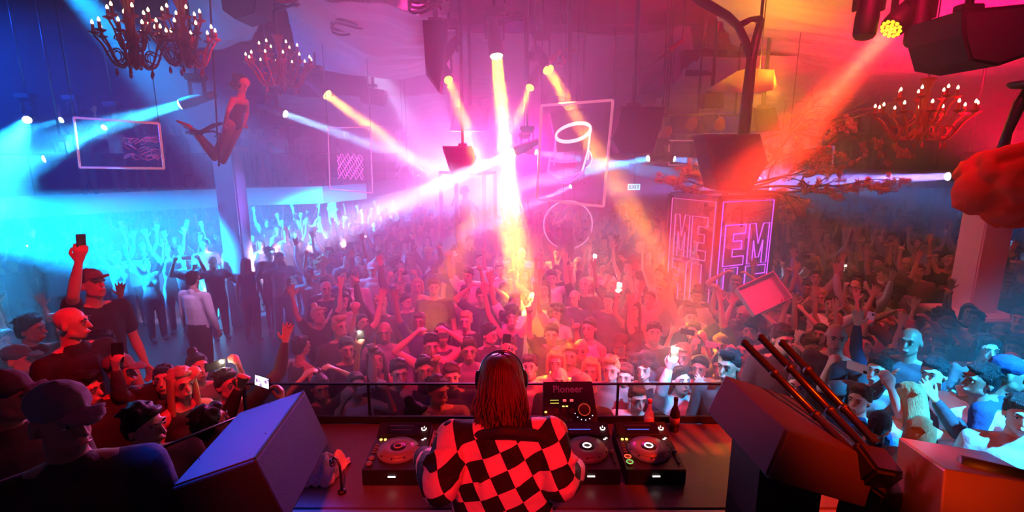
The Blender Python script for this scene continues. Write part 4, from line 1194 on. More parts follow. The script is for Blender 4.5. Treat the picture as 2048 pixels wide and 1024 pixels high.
# tilted effects unit with lettering
T = Euler((R(52), 0, R(1.5))).to_matrix()
c0_ = V(.37, 3.0, TT + .15)
ef = empty('effects_unit', (c0_.x, c0_.y, TT), 'upright black effects unit with logo lettering and lit buttons behind the players', 'effects unit')
oc = V(0, 0, .15)
def ep(u, v, w=0): return oc + T @ V(u, v, w)
m = MB(); m.prism([ep(-.165, .17, -.03), ep(.15, .17, -.03), ep(.175, -.17, -.03), ep(-.175, -.17, -.03)], T @ V(0, 0, .055)); m.build('body', BLACK, ef)
MB().prism([ep(-.16, .075, .026), ep(.155, .075, .026), ep(.168, -.155, .026), ep(-.168, -.155, .026)], T @ V(0, 0, .004)).build('control_plate', PANEL, ef)
text_mesh('logo_lettering', 'Pioneer', .062, Matrix.Translation(ep(-.01, .12, .0265)) @ T.to_4x4(), mat('logo_grey', (.45, .4, .42), .5), ef, .001, .0012)
for i in range(2): MB().box(ep(-.1, .052 - .018 * i, .031), (.055, .0028, .001), T).build('meter_line', emat('meter_amber', (.8, .7, .1), 1.1), ef)
for u in (-.035, .01): MB().box(ep(u, .05, .031), (.022, .016, .002), T, 0, .001).build('lit_pad', emat('pad_pink', (1, .1, .12), .7), ef)
for i in range(3): MB().box(ep(-.09 + .05 * i, -.015, .032), (.03, .035, .006), T, 0, .002).build('pad', mat('pad_dark', (.2, .03, .02), .4), ef)
for i in range(2): MB().box(ep(-.045 + .022 * i, .014, .031), (.014, .007, .002), T).build('status_light', LEDY, ef)
MB().box(ep(-.158, -.02, .031), (.014, .01, .002), T).build('side_light', LEDY, ef)
m = MB(); m.lathe(ep(.085, -.01, .03), [(.046, 0), (.046, .008), (.02, .012)], 24, 0, T); kb = m.build('big_knob', mat('pad_dark', (.2, .03, .02)), ef)
m = MB(); ring(m, ep(.085, -.01, .041), .036, .002, M=T); m.build('knob_ring', emat('ring_ember', (.6, .05, .02), .8), kb)
for k in range(6):
    a = R(200 + 25 * k); MB().ell(ep(.085 + .062 * math.cos(a), -.01 + .062 * math.sin(a), .031), .0035, 6).build('status_light', emat('led_ice', (.7, .7, 1), 1.2), ef)
for k in range(5): MB().lathe(ep(-.14 + .035 * k, -.07, .03), [(.008, 0), (.006, .012), (.002, .013)], 8, 0, T).build('knob', GREY, ef)
for k in range(4): MB().box(ep(-.07 + .018 * k, -.105, .031), (.012, .009, .002), T).build('lit_button', LED_GLINT if k else LEDR, ef)
for s in (-1, 1): MB().tube([ep(.1 * s, .1, -.03), (.1 * s, .2, .01), (.1 * s, -.1, .005)], .008, 6).build('stand_leg', METAL, ef)

# bottles
def bottle(px, py, Y, label, glass, cap, h=.235):
    p = at(px, py, Y); r = empty('bottle', (p.x, Y, TT), label, 'bottle')
    k = h / .235
    MB().lathe((0, 0, 0), [(.026, 0), (.03, .006), (.031, .11 * k), (.027, .14 * k), (.015, .17 * k), (.012, .18 * k), (.0125, .212 * k)], 20).build('body', glass, r)
    MB().lathe((0, 0, .212 * k), [(.0145, 0), (.0145, .02), (.012, .023)], 16).build('cap', cap, r)
    MB().lathe((0, 0, .05 * k), [(.0316, 0), (.0316, .05 * k)], 20).build('label_band', mat('bottle_label_' + label[:4], (.25, .12, .14), .6), r)
bottle(1297, 855, 2.97, 'clear bottle with a red cap behind the right-hand player', mat('bottle_clear', (.75, .5, .6), .05, alpha=.35), mat('cap_red', (.6, .04, .06), .35))
bottle(1348, 858, 3.0, 'dark bottle with a black cap standing alone on the table', mat('bottle_dark', (.03, .012, .012), .08), BLACK)

# white cloth and gooseneck on the left end of the table
cp = atz(632, 955, TT)
rnd = random.Random(3)
m = MB(); n = 22; vs = []
for i in range(n + 1):
    for j in range(n + 1):
        u, v = i / n - .5, j / n - .5
        e = max(abs(u), abs(v)) * 2
        z = .1 * (1 - e ** 2) + .035 * noise.noise(V(u * 6, v * 6, 1)) + .02 * math.sin(u * 22 + v * 9) * (1 - e * .6)
        vs.append((u * .2 + .03 * noise.noise(V(v * 5, 2, 0)) + v * .05, v * .26 + .03 * noise.noise(V(u * 5, 7, 0)), max(.004, z)))
m.add(vs, [(i * (n + 1) + j, (i + 1) * (n + 1) + j, (i + 1) * (n + 1) + j + 1, i * (n + 1) + j + 1) for i in range(n) for j in range(n)])
o = m.build('crumpled_cloth', mat('towel', (.75, .68, .62), .9, bump=.4, bscale=60), None, (cp.x + .03, max(2.46, cp.y + .04), TT)); md = o.modifiers.new('s', 'SOLIDIFY'); md.thickness = .004
tag(o, 'crumpled white towel lying on the left end of the table', 'towel')
gp_ = atz(684, 985, TT); gn = empty('gooseneck_lamp', (gp_.x, max(2.36, gp_.y), TT), 'dark bent gooseneck microphone beside the white towel', 'microphone')
MB().lathe((0, 0, 0), [(.022, 0), (.022, .01), (.01, .016)], 16).build('base', BLACK, gn)
MB().tube([(0, 0, .01), (0, 0, .1), (-.005, .01, .15), (-.02, .02, .18), (-.04, .03, .185), (-.055, .035, .165)], [.007, .007, .006, .006, .006, .006], 8).build('neck', METAL, gn)
MB().lathe((-.055, .035, .165), [(.008, .01), (.014, 0), (.012, -.03), (.004, -.035)], 12).build('head', CHROME, gn)


# wedge speakers and launchers around the booth
def para(o0, a, b, c, name, label, cat, mats, inset=None):
    """box from corner o0 and three edge vectors (camera space) with grille and rims"""
    P = cam2w(*o0); A = cam2w(*a) - CAM; B = cam2w(*b) - CAM; C = cam2w(*c) - CAM
    root = empty(name, P, label, cat)
    m = MB(); q = [V(0, 0, 0), A, A + B, B]; m.prism(q, C)
    ob = m.build('cabinet', mats, root); md = ob.modifiers.new('b', 'BEVEL'); md.width = .008; md.segments = 2
    return root, A, B, C


lw, A, B, C = para((-.977, -.777, 1.95), (-.322, -.11, 0), (-.033, .118, .55), (.095, -.27, .062), 'wedge_speaker', 'large black wedge speaker with its blue-lit top, between the side crowd and the table', 'speaker', BOX)
n = B.cross(A).normalized()
if n.z < 0: n = -n
MB().prism([A * .03 + B * .02 + n * .001, A * .97 + B * .02 + n * .001, A * .97 + B * .98 + n * .001, A * .03 + B * .98 + n * .001], n * .006).build('grille', mat('wedge_grille', (.055, .055, .06), .65, bump=.5, bscale=500), lw)
MB().prism([A * -.0 + B * .01 + n * .001, A * .02 + B * .01 + n * .001, A * .02 + B * .99 + n * .001, A * 0 + B * .99 + n * .001], n * .008).build('edge_trim', BLACK, lw)
for u, v in ((.5, .96), (.12, .35), (.93, .3)): MB().ell(A * u + B * v + n * .008, .004, 6).build('screw', METAL, lw)
hp_ = A * .5 + B * .5 + C
MB().cyl(hp_, V(hp_.x, hp_.y, 1.93 - cam2w(-.977, -.777, 1.95).z), .05, n=12).build('support_pole', METAL, lw)
MB().lathe(V(hp_.x, hp_.y, 1.0 - cam2w(-.977, -.777, 1.95).z), [(.22, 0), (.22, .02), (.05, .03), (.05, .93)], 20).build('support_foot', METAL, lw)

rw, A, B, C = para((1.109, -.701, 2.05), (-.048, .108, .5), (-.132, -.152, -.1), (.42, -.144, .073), 'wedge_speaker', 'large black wedge speaker standing on the right end of the table, dark red on top', 'speaker', BOX)
MB().prism([A * .04 + B * .04, A * .96 + B * .04, A * .96 + B * .96, A * .04 + B * .96], (A.cross(B)).normalized() * -.006 if A.cross(B).dot(C) > 0 else (A.cross(B)).normalized() * .006).build('grille', mat('grille_dark', (.02, .02, .022), .65), rw)
s_ = cam2w(1.109, -.701, 2.05)
MB().box(V(.1, .25, (TT - s_.z) / 2 - .14), (.28, .3, abs(TT - s_.z) - .14), None, 0, .01).build('support_block', BLACK, rw)

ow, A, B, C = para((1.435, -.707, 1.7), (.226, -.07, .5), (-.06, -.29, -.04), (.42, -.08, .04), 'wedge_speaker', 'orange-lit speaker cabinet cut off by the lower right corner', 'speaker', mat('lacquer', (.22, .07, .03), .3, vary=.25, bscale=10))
MB().tube([A * .3 + C * .3 , A * .2 + C * .6, A * .1 + C * .95], .03, 8).build('carry_handle', BLACK, ow)
s_ = cam2w(1.435, -.707, 1.7); m_ = (A + B + B + C) * .5
MB().cyl(V(m_.x, m_.y, m_.z), V(m_.x, m_.y, 1.0 - s_.z), .06, n=12).build('support_pole', METAL, ow)
MB().lathe(V(m_.x, m_.y, 1.0 - s_.z), [(.2, 0), (.2, .02), (.06, .03)], 20).build('support_foot', METAL, ow)

la = empty('barrel_launcher', ptd(1738, 930, 2.12), 'three long dark barrels of an effects launcher leaning behind the right wedge speaker', 'launcher')
L0 = ptd(1738, 930, 2.12)
TUBE = mat('barrel_metal', (.05, .05, .06), .22, .7)
for (x1, y1, x2, y2) in ((1487, 684, 1706, 905), (1520, 673, 1732, 897), (1563, 684, 1752, 885)):
    p1 = ptd(x1, y1, 2.7) - L0; p2 = ptd(x2, y2, 2.13) - L0
    br = MB().tube([p1, p1.lerp(p2, .02), p1.lerp(p2, .03), p1.lerp(p2, .3), p1.lerp(p2, .31), p2], [.021, .021, .018, .018, .0165, .0165], 12).build('barrel', TUBE, la)
    for t in (.32, .7): MB().tube([p1.lerp(p2, t), p1.lerp(p2, t + .03)], .022, 12).build('clamp_ring', BLACK, br)
    MB().tube([p1 - (p2 - p1) * .001, p1], .015, 10).build('bore', DARK, br)
MB().box((0, .0, -.02), (.16, .14, .16), Euler((.4, .3, .2)).to_matrix(), 0, .015).build('bracket', BLACK, la)
MB().box((.06, 0, -.2), (.2, .2, .26), Euler((0, .1, .2)).to_matrix(), 0, .015).build('control_box', BLACK, la)
MB().ell((-.03, -.11, -.17), .006, 8).build('status_light', LEDR, la)
MB().cyl((.06, 0, -.3), (.06, 0, 1.0 - L0.z), .03, n=10).build('stand_pole', METAL, la)
MB().lathe((.06, 0, 1.0 - L0.z), [(.18, 0), (.18, .02), (.03, .03)], 20).build('stand_foot', METAL, la)

# ================================================================ the performer behind the table
DB = V(0, 2.0, 1.0)
HC = ptd(1003, 765, 2.3) - DB
dj_groups = []
sl = ptd(897, 868, 2.28) - DB; sr = ptd(1112, 862, 2.28) - DB
el_ = ptd(880, 972, 2.1) - DB; er_ = ptd(1118, 965, 2.2) - DB
wl = ptd(846, 912, 2.56) - DB; wr = ptd(1154, 938, 2.52) - DB
cx = (sl.x + sr.x) / 2
def tors(i): return [[((cx, -.02, .9), (.19 + i, .13 + i, .1)), ((cx, .0, 1.1), (.17 + i, .12 + i, .1))], [((cx, .0, 1.1), (.17 + i, .12 + i, .1)), ((cx, .03, 1.34), (.2 + i, .12 + i, .08))], [((cx, .03, 1.34), (.2 + i, .12 + i, .08)), ((cx, .05, 1.45), (.13 + i, .09 + i, .05))]]
G = tors(-.02)
G.append([((cx, .06, 1.48), .055), (HC + V(0, .0, -.08), .05)])
for S, E, W in ((sl, el_, wl), (sr, er_, wr)):
    G += [[((cx, .05, 1.44), .06), (S, .055)], [(S, .055), (E, .04)], [(E, .042), (W, .026)]]
G += hand_groups(wl, V(.0, .9, -.15), V(0, -.2, -1), 'relax', -1, .0095)
G += hand_groups(wr, V(-.1, .9, -.25), V(0, -.3, -1), 'relax', 1, .0095)
for s in (-1, 1):
    H = V(cx + s * .09, -.02, .88); K = V(cx + s * .11, .0, .48); A_ = V(cx + s * .12, -.02, .09)
    G += [[(H, .095), (K, .06)], [(K, .06), (A_, .04)], [(A_ - V(0, 0, .04), .04), (A_ + V(0, .14, -.06), (.045, .04, .025))]]
HM = Matrix.Translation(HC) @ Euler((-.35, 0, PI - .12)).to_matrix().to_4x4()
G += head_groups(HM)
ex = MB(); face_extra(HM, ex)
dj = bpy.data.objects.new('person', blob('performer_body', G, .007, 20000, [SKIN, DARK, LIP, WHITE_EYE], 1, ex)); COL.objects.link(dj); dj.location = DB; dj.color = (*SKINS[0], 1)
tag(dj, 'performer seen from behind in a red and black checkered coat with long auburn hair', 'person')
ck = bpy.data.materials.new('checkered_coat'); ck.use_nodes = True; nt = ck.node_tree; b = nt.nodes['Principled BSDF']; b.inputs['Roughness'].default_value = .8
tc = nt.nodes.new('ShaderNodeUVMap'); tc.uv_map = 'UVMap'
ch = nt.nodes.new('ShaderNodeTexChecker'); ch.inputs['Scale'].default_value = 1; ch.inputs['Color1'].default_value = (.72, .6, .58, 1); ch.inputs['Color2'].default_value = (.006, .006, .008, 1)
nt.links.new(tc.outputs[0], ch.inputs['Vector']); nt.links.new(ch.outputs[0], b.inputs['Base Color'])
n_ = nt.nodes.new('ShaderNodeTexNoise'); n_.inputs['Scale'].default_value = 12; n_.inputs['Detail'].default_value = 6; o_ = nt.nodes.new('ShaderNodeTexCoord'); nt.links.new(o_.outputs['Object'], n_.inputs['Vector'])
bp = nt.nodes.new('ShaderNodeBump'); bp.inputs['Strength'].default_value = .7; bp.inputs['Distance'].default_value = .03; nt.links.new(n_.outputs['Fac'], bp.inputs['Height']); nt.links.new(bp.outputs[0], b.inputs['Normal'])
G = [[((cx, -.02, .62), (.25, .18, .08)), ((cx, .0, 1.05), (.225, .165, .1))], [((cx, .0, 1.05), (.225, .165, .1)), ((cx, .03, 1.32), (.235, .15, .09))], [((cx, .03, 1.32), (.235, .15, .09)), ((cx, .045, 1.46), (.17, .11, .06))], [((cx, .04, 1.49), (.085, .08, .03)), ((cx, .04, 1.42), (.16, .12, .05))]]
for S, E, W in ((sl, el_, wl), (sr, er_, wr)):
    S = S + V((cx - S.x) * .1, 0, -.012)
    G += [[((cx, .04, 1.49), (.09, .08, .045)), ((cx + (S.x - cx) * .4, .04, 1.36), (.08, .1, .08)), (S, (.078, .09, .07))], [(S, .078), (S.lerp(E, .5), .084)], [(S.lerp(E, .5), .084), (E, .08)], [(E, .082), (E.lerp(W, .5), .075)], [(E.lerp(W, .5), .073), (E.lerp(W, .92), .058)]]
# soft folds: small ridges across the back and sleeves
rnd = random.Random(9)
for k in range(26):
    a = rnd.uniform(-1, 1); zz = rnd.uniform(.75, 1.35); y_ = -.15 + .06 * abs(a)
    p = V(cx + a * .18, y_ + (.01 if zz < 1 else .03), zz); q = p + V(rnd.uniform(-.05, .05), 0, rnd.uniform(-.16, .1)); G.append([(p, (.014, .02, .014)), (q, (.008, .014, .008))])
for S, E, W in ((sl, el_, wl), (sr, er_, wr)):
    for k in range(7):
        t = .25 + k * .1; c_ = S.lerp(E, t); d = (E - S).normalized(); s1 = d.orthogonal().normalized(); s2 = d.cross(s1); a = k * 1.3
        pts = [c_ + (s1 * math.cos(a + q * .8) + s2 * math.sin(a + q * .8)) * .08 + d * q * .012 for q in range(3)]
        G += [[(pts[q], .014), (pts[q + 1], .014)] for q in range(2)]
coat = blob('coat', G, .0085, 24000, [ck], 5)
uv = coat.uv_layers.new(name='UVMap'); a = R(24); SQ = .08
for lp_ in coat.loops:
    p = coat.vertices[lp_.vertex_index].co
    u = p.x; v = p.z * 1.12
    uv.data[lp_.index].uv = ((u * math.cos(a) + v * math.sin(a)) / SQ + .3, (-u * math.sin(a) + v * math.cos(a)) / SQ + .15)
# the checker node reads z too: keep it off the cell border
mp = nt.nodes.new('ShaderNodeMapping'); mp.inputs['Location'].default_value = (0, 0, .5); nt.links.new(tc.outputs[0], mp.inputs[0]); nt.links.new(mp.outputs[0], ch.inputs['Vector'])
child(coat, 'coat', dj)
col_ = blob('collar', [[(V(cx - .15, .03, 1.47), (.05, .03, .02)), (V(cx + .02, -.03, 1.53), (.06, .03, .03))], [(V(cx + .02, -.03, 1.53), (.06, .03, .03)), (V(cx + .15, .01, 1.49), (.06, .035, .025))], [(V(cx + .15, .01, 1.49), (.06, .035, .022)), (V(cx + .25, .03, 1.43), (.04, .04, .02))]], .009, 2500, [mat('collar_black', (.012, .01, .012), .7)], 2)
child(col_, 'collar', dj)
tr = blob('trousers', [[(V(cx, -.02, .86), (.19, .14, .1))]] + [[(V(cx + s * .09, -.02, .86), .11), (V(cx + s * .11, 0, .48), .08)] for s in (-1, 1)] + [[(V(cx + s * .11, 0, .48), .08), (V(cx + s * .12, -.02, .06), .065)] for s in (-1, 1)], .015, 3000, [CLOTH], 2)
child(tr, 'trousers', dj, None, (.015, .015, .02))
# long hair: cap plus strands
HG = [[(HC + V(0, -.01, .045), (.088, .1, .09)), (HC + V(0, -.035, -.04), (.085, .085, .09))], [(HC + V(0, -.04, -.04), (.085, .08, .08)), (HC + V(.01, -.06, -.17), (.09, .05, .06))], [(HC + V(.01, -.06, -.17), (.09, .045, .06)), (HC + V(.015, -.075, -.27), (.07, .025, .03))]]
hb = blob('hair_base', HG, .01, 4000, [mat('auburn_hair', (.12, .03, .015), .45, vary=.5, bscale=50)], 2)
hr = child(hb, 'hair', dj)
rnd = random.Random(4); hs = MB()
for k in range(230):
    ph = rnd.uniform(R(150), R(390)) if rnd.random() < .9 else rnd.uniform(R(20), R(150))
    pts = []
    L = rnd.uniform(.14, .34); side = math.cos(ph)
    for i in range(12):
        t = i / 11
        if t < .45:
            th = R(8 + 95 * t / .45); r_ = 1.02 + .05 * rnd.random() * t
            p = HC + V(.09 * math.sin(th) * math.cos(ph) * r_, -.01 + .104 * math.sin(th) * math.sin(ph) * r_, .045 + .094 * math.cos(th) * r_)
            last = p
        else:
            s_2 = (t - .45) / .55
            p = last + V((side * .022 + .015 * math.sin(k + s_2 * 6)) * s_2 + .01 * math.sin(k * 3.1) * s_2, -.02 * s_2 - .01 * math.sin(k * 1.7) * s_2 - (.04 * s_2 if math.sin(ph) > -.3 else .015 * s_2), -L * s_2)
        pts.append(p)
    hs.tube(pts, [.0045] * 8 + [.004, .0035, .0025, .001], 4)
hs.build('strand', mat('auburn_hair', (.2, .035, .015)), hr)
hd = empty('headphones', (0, 0, 0)); hd.parent = dj; hd.location = HC
m = MB(); m.tube([V(-.098 * math.cos(a), .03 + .0 * math.sin(a), .02 + .118 * math.sin(a)) for a in [R(8 + 164 * i / 20) for i in range(21)]], [.007] * 21, 8); m.build('band', CHROME, hd)
for s in (-1, 1): MB().lathe((s * .1, .03, .0), [(.02, -.02), (.042, -.015), (.042, .01), (.02, .02)], 18, 0, Euler((0, PI / 2, 0)).to_matrix()).build('ear_cup', BLACK, hd)

# ================================================================ people
PEOPLE = []


def hp(px, py, fl=0., s=1.): return atz(px, py, fl + 1.605 * s)


def put(px, py, label, fl=0., s=1., sex='m', pose='stand', hair='short', hcol='dark', top='tee', tcol='black', skin=0, yaw=None, ph=None, **kw):
    p = hp(px, py, fl, s)
    o, J, HM = person(p.x, p.y, fl, yaw, sex, pose, hair, hcol, top, tcol, skin, s, label)
    PEOPLE.append((p.x, p.y))
    if ph is not None:
        give_phone(o, J, ph[0], ph[1], **(ph[2] if len(ph) > 2 else {}))
    return o


FL = dict(flash=.6)
# ---- side of the booth, dark red crowd
put(128, 838, 'dark-haired person in a cap leaning close to the lower left corner', 1.0, 1.1, 'm', 'stand_turn', 'cap', 'dark', 'shirt', 'black', 3, yaw=.6)
put(288, 852, 'person with short dark hair and a pale collar before the wedge speaker', .7, 1.0, 'm', 'stand_turn', 'short', 'black', 'tee', 'pale', 1, yaw=.9)
put(15, 795, 'person with a pale cap at the very left edge of the crowd', .7, 1.12, 'm', 'stand_turn', 'cap', 'blond', 'shirt', 'dark', 3, yaw=1.2)
put(362, 768, 'long-haired blond person turned to the performer beside the left wedge speaker', .34, 1.02, 'f', 'stand', 'long', 'blond', 'tank', 'black', 0)
put(416, 850, 'dark-haired person filming with a lit phone right by the left glass screen', .5, 1., 'm', 'phone_both', 'short', 'black', 'shirt', 'black', 2, ph=('both', 'phone with a glowing screen held over the left glass screen', dict(screen=True)), yaw=PI - .5)
put(240, 742, 'person in a dark cap with a visor in the dark red side crowd', .34, 1.08, 'm', 'stand_turn', 'cap', 'dark', 'shirt', 'black', 2, yaw=1.0)
put(120, 745, 'short-haired person behind the big capped head at the lower left', .34, 1.1, 'm', 'stand_turn', 'short', 'black', 'shirt', 'dark', 0, yaw=1.1)
put(140, 648, 'bald bearded person in profile wearing a pale bow-tie collar', .7, 1.1, 'm', 'stand_turn', 'bald', 'dark', 'shirt', 'black', 0, yaw=1.3)
put(205, 690, 'smiling long-haired person behind the capped heads of the side crowd', .34, 1.06, 'f', 'stand', 'long', 'black', 'tank', 'dark', 0, yaw=.8)
put(183, 570, 'capped person in black tee lifting a phone at the edge of the blue beam', .7, 1.15, 'm', 'phone_high', 'cap', 'dark', 'tee', 'black', 0, yaw=1.3, ph=(0, 'phone held high at the lower edge of the blue beam'))
put(60, 660, 'dark figure with headphones-like band at the left edge under the blue beam', .34, 1.1, 'm', 'stand_turn', 'short', 'black', 'shirt', 'black', 3, yaw=1.2)
put(330, 760, 'person reaching up with a camera over the blond head', .34, .98, 'm', 'phone_high', 'short', 'dark', 'shirt', 'dark', 1, yaw=.4, ph=(0, 'compact camera held overhead above the blond head', {}))
put(395, 735, 'person with both hands around a phone whose torch shines', .34, 1., 'f', 'phone_both', 'bun', 'dark', 'tee', 'grey', 0, ph=('both', 'phone with a bright torch held in two hands on the dark red side', FL))
put(455, 770, 'person waving one arm, torch phone in the other, nearest the empty floor', .34, 1.0, 'm', 'wave_left', 'short', 'dark', 'shirt', 'dark', 0, ph=(0, 'phone with a torch held beside the waving arm', FL))
put(35, 720, 'person hidden in shadow between the left edge and the bearded profile', .34, 1.05, 'm', 'stand_turn', 'cap', 'blond', 'tee', 'dark', 2, yaw=1.2)
put(170, 780, 'short-haired person low in the dark red side crowd', .34, 1.05, 'm', 'stand_turn', 'quiff', 'dark', 'shirt', 'black', 1, yaw=1.0)
put(385, 560, 'back of a person in a crumpled white shirt standing alone on the dark floor', 0, 1.08, 'm', 'stand', 'short', 'dark', 'shirt', 'white', 1, yaw=2.9)
put(600, 695, 'short-haired person in a dark vest seen from behind at the edge of the empty floor', 0, 1., 'm', 'stand', 'short', 'dark', 'tank', 'black', 0, yaw=2.5)
# ---- front rows before the glass screen
put(640, 775, 'person making a ring with both hands overhead at the left end of the glass screen', 0, 1., 'f', 'hands_on_head', 'bun', 'dark', 'tee', 'dark', 0)
put(712, 770, 'person holding a pale phone up in two hands behind the glass screen', 0, 1., 'f', 'phone_both', 'tail', 'dark', 'tank', 'pale', 0, ph=('both', 'white phone lifted in two hands near the left wedge speaker', dict(case=(.8, .8, .8))))
put(694, 698, 'short dark-haired person at the edge of the crowd by the empty floor', 0, 1., 'm', 'stand', 'short', 'dark', 'tee', 'navy', 0)
put(752, 722, 'long-haired person with a shining torch phone in front of the pink haze', 0, 1., 'f', 'phone_high', 'long', 'brown', 'tank', 'dark', 0, ph=(0, 'phone whose torch flares white in the front crowd', dict(flash=.9)))
put(798, 745, 'person with both index fingers pointing up behind the left player', 0, 1.02, 'm', 'point_up', 'short', 'dark', 'tee', 'dark', 0)
put(848, 738, 'bearded-looking person in a black vest right of the pointing fingers', 0, 1.03, 'm', 'stand', 'quiff', 'dark', 'tank', 'black', 0)
put(863, 690, 'person with both hands folded over the head, elbows out', 0, 1.02, 'm', 'hands_on_head', 'short', 'black', 'tank', 'dark', 0)
put(903, 752, 'short-haired person lit violet just left of the auburn hair', 0, 1., 'm', 'stand', 'short', 'brown', 'shirt', 'navy', 4)
put(938, 700, 'short-haired person behind the auburn hair, towards the silhouette booth', 0, 1.03, 'm', 'stand', 'quiff', 'brown', 'shirt', 'grey', 0)
put(1018, 696, 'tall person directly above the auburn hair', 0, 1.04, 'm', 'stand', 'short', 'brown', 'tee', 'pale', 4)
put(1058, 735, 'person looking past a dark phone right beside the auburn hair', 0, 1., 'm', 'phone_high', 'short', 'dark', 'shirt', 'white', 4, ph=(0, 'dark phone held up beside the auburn hair'))
put(1112, 724, 'blond short-haired person glowing yellow above the effects unit', 0, 1., 'f', 'stand', 'bob', 'blond', 'tee', 'pale', 4)
put(1140, 710, 'person with hair tied back, yellow-lit, above the effects unit', 0, 1., 'f', 'stand', 'bun', 'brown', 'tee', 'pale', 4)
put(1120, 758, 'bald head lowest above the effects unit', 0, .97, 'm', 'stand', 'bald', 'dark', 'tee', 'dark', 4)
put(1162, 700, 'bald person two heads left of the pale blond one', 0, 1.02, 'm', 'stand', 'bald', 'dark', 'shirt', 'dark', 0)
put(1182, 740, 'round-faced person with short hair between effects unit and blond head', 0, .98, 'f', 'stand', 'bob', 'blond', 'tee', 'pale', 0)
put(1222, 738, 'pale blond short-haired person in a checked shirt behind the glass screen', 0, 1.03, 'm', 'stand', 'quiff', 'blond', 'shirt', 'pale', 4)
put(1240, 690, 'person in a pale cap behind the pale blond one', 0, 1.04, 'm', 'stand', 'cap', 'blond', 'shirt', 'dark', 4)
put(1266, 706, 'person in a red-looking cap beside the curly dark-haired one', 0, 1., 'm', 'stand', 'cap', 'dark', 'tee', 'dark', 0)
put(1288, 737, 'person with big curly dark hair left of the blazing phone', 0, 1., 'f', 'stand', 'curly', 'black', 'tank', 'dark', 1)
put(1250, 752, 'short dark-haired person squeezed between blond and curly heads', 0, .98, 'm', 'stand', 'short', 'dark', 'tee', 'dark', 0)
put(1276, 796, 'person lit cyan in profile low behind the glass screen', 0, .97, 'm', 'stand_turn', 'short', 'brown', 'tee', 'white', 4)
put(1362, 762, 'person in a white hoodie sleeve raising the blazing phone over the glass screen', 0, 1.02, 'm', 'phone_high', 'quiff', 'dark', 'shirt', 'white', 4, yaw=.1, ph=(0, 'blazing white phone torch raised highest before the right wedge speaker', dict(flash=5)))
put(1345, 742, 'bald person right of the blazing phone', 0, .97, 'm', 'stand', 'bald', 'dark', 'shirt', 'grey', 0)
put(1366, 712, 'blond person with glowing face right of the blazing phone', 0, 1.02, 'm', 'stand', 'short', 'blond', 'tee', 'dark', 4)
put(1400, 735, 'person with hand raised beside the face near the right wedge speaker', 0, .99, 'f', 'clap', 'tail', 'dark', 'tank', 'dark', 0)
put(1442, 733, 'heavy short-haired person just above the right wedge speaker', 0, 1., 'm', 'stand', 'short', 'black', 'tee', 'black', 2)
put(1386, 664, 'long-haired person photographing with both hands, in front of the letter booth', 0, 1., 'f', 'phone_both', 'long', 'dark', 'tank', 'dark', 0, ph=('both', 'phone held level before the letter booth by the long-haired person'))
put(1440, 690, 'person in a cap photographing with both hands near the barrels', 0, 1., 'm', 'phone_both', 'cap', 'blond', 'tee', 'dark', 0, ph=('both', 'pale phone held level by the capped person near the barrels', dict(case=(.7, .7, .7))))
put(1488, 700, 'person in glasses-like shadow left of the barrel tips', 0, 1.03, 'm', 'stand', 'short', 'black', 'shirt', 'dark', 0)
put(1572, 720, 'person glimpsed between the barrels', 0, 1.02, 'f', 'hands_on_head', 'bob', 'blond', 'tee', 'white', 4)
put(1660, 728, 'person looking over a blue-lit phone right of the barrels', 0, 1.02, 'm', 'phone_high', 'short', 'dark', 'tee', 'dark', 4, ph=(0, 'blue-lit phone held upright right of the barrels', {}))
# ---- the cyan-lit corner
put(1757, 742, 'person in a grey tee lifting a white phone in two hands in the cyan light', .44, .98, 'm', 'phone_both', 'short', 'dark', 'tee', 'grey', 4, ph=('both', 'white phone shining in the cyan light right of the barrels', dict(case=(.9, .9, .9), screen=True)))
put(1868, 748, 'short-haired person with a hand at the mouth in the cyan light', .44, 1., 'm', 'clap', 'short', 'black', 'shirt', 'dark', 0)
put(1824, 800, 'long blond-haired person with arms up, back to us, in the cyan light', .44, .95, 'f', 'dance', 'long', 'blond', 'tank', 'white', 4, yaw=2.6)
put(1838, 868, 'second blond-haired person lowest in the cyan light above the orange cabinet', .44, .88, 'f', 'stand', 'bob', 'blond', 'tank', 'pale', 4, yaw=2.2)
put(1962, 762, 'tall dark-haired person in a tight white tee standing in the cyan light', .44, 1.05, 'm', 'stand_look', 'short', 'black', 'tee', 'white', 3, yaw=-1.2)
put(2012, 748, 'person in a white baseball cap behind the tight white tee', .44, 1.08, 'm', 'stand_turn', 'cap', 'blond', 'shirt', 'navy', 3, yaw=.4)
put(2040, 830, 'person in a pale shirt cut off by the right edge', .44, 1.02, 'm', 'stand', 'short', 'dark', 'shirt', 'pale', 4, yaw=-.6)
put(1720, 800, 'short-haired person in a dark top low in front of the grey tee', .44, .9, 'm', 'stand', 'quiff', 'brown', 'shirt', 'navy', 4)
put(1760, 850, 'crouching person with pale collar between barrels and blond heads', .44, .85, 'f', 'stand', 'tail', 'dark', 'shirt', 'navy', 0, yaw=2.0)
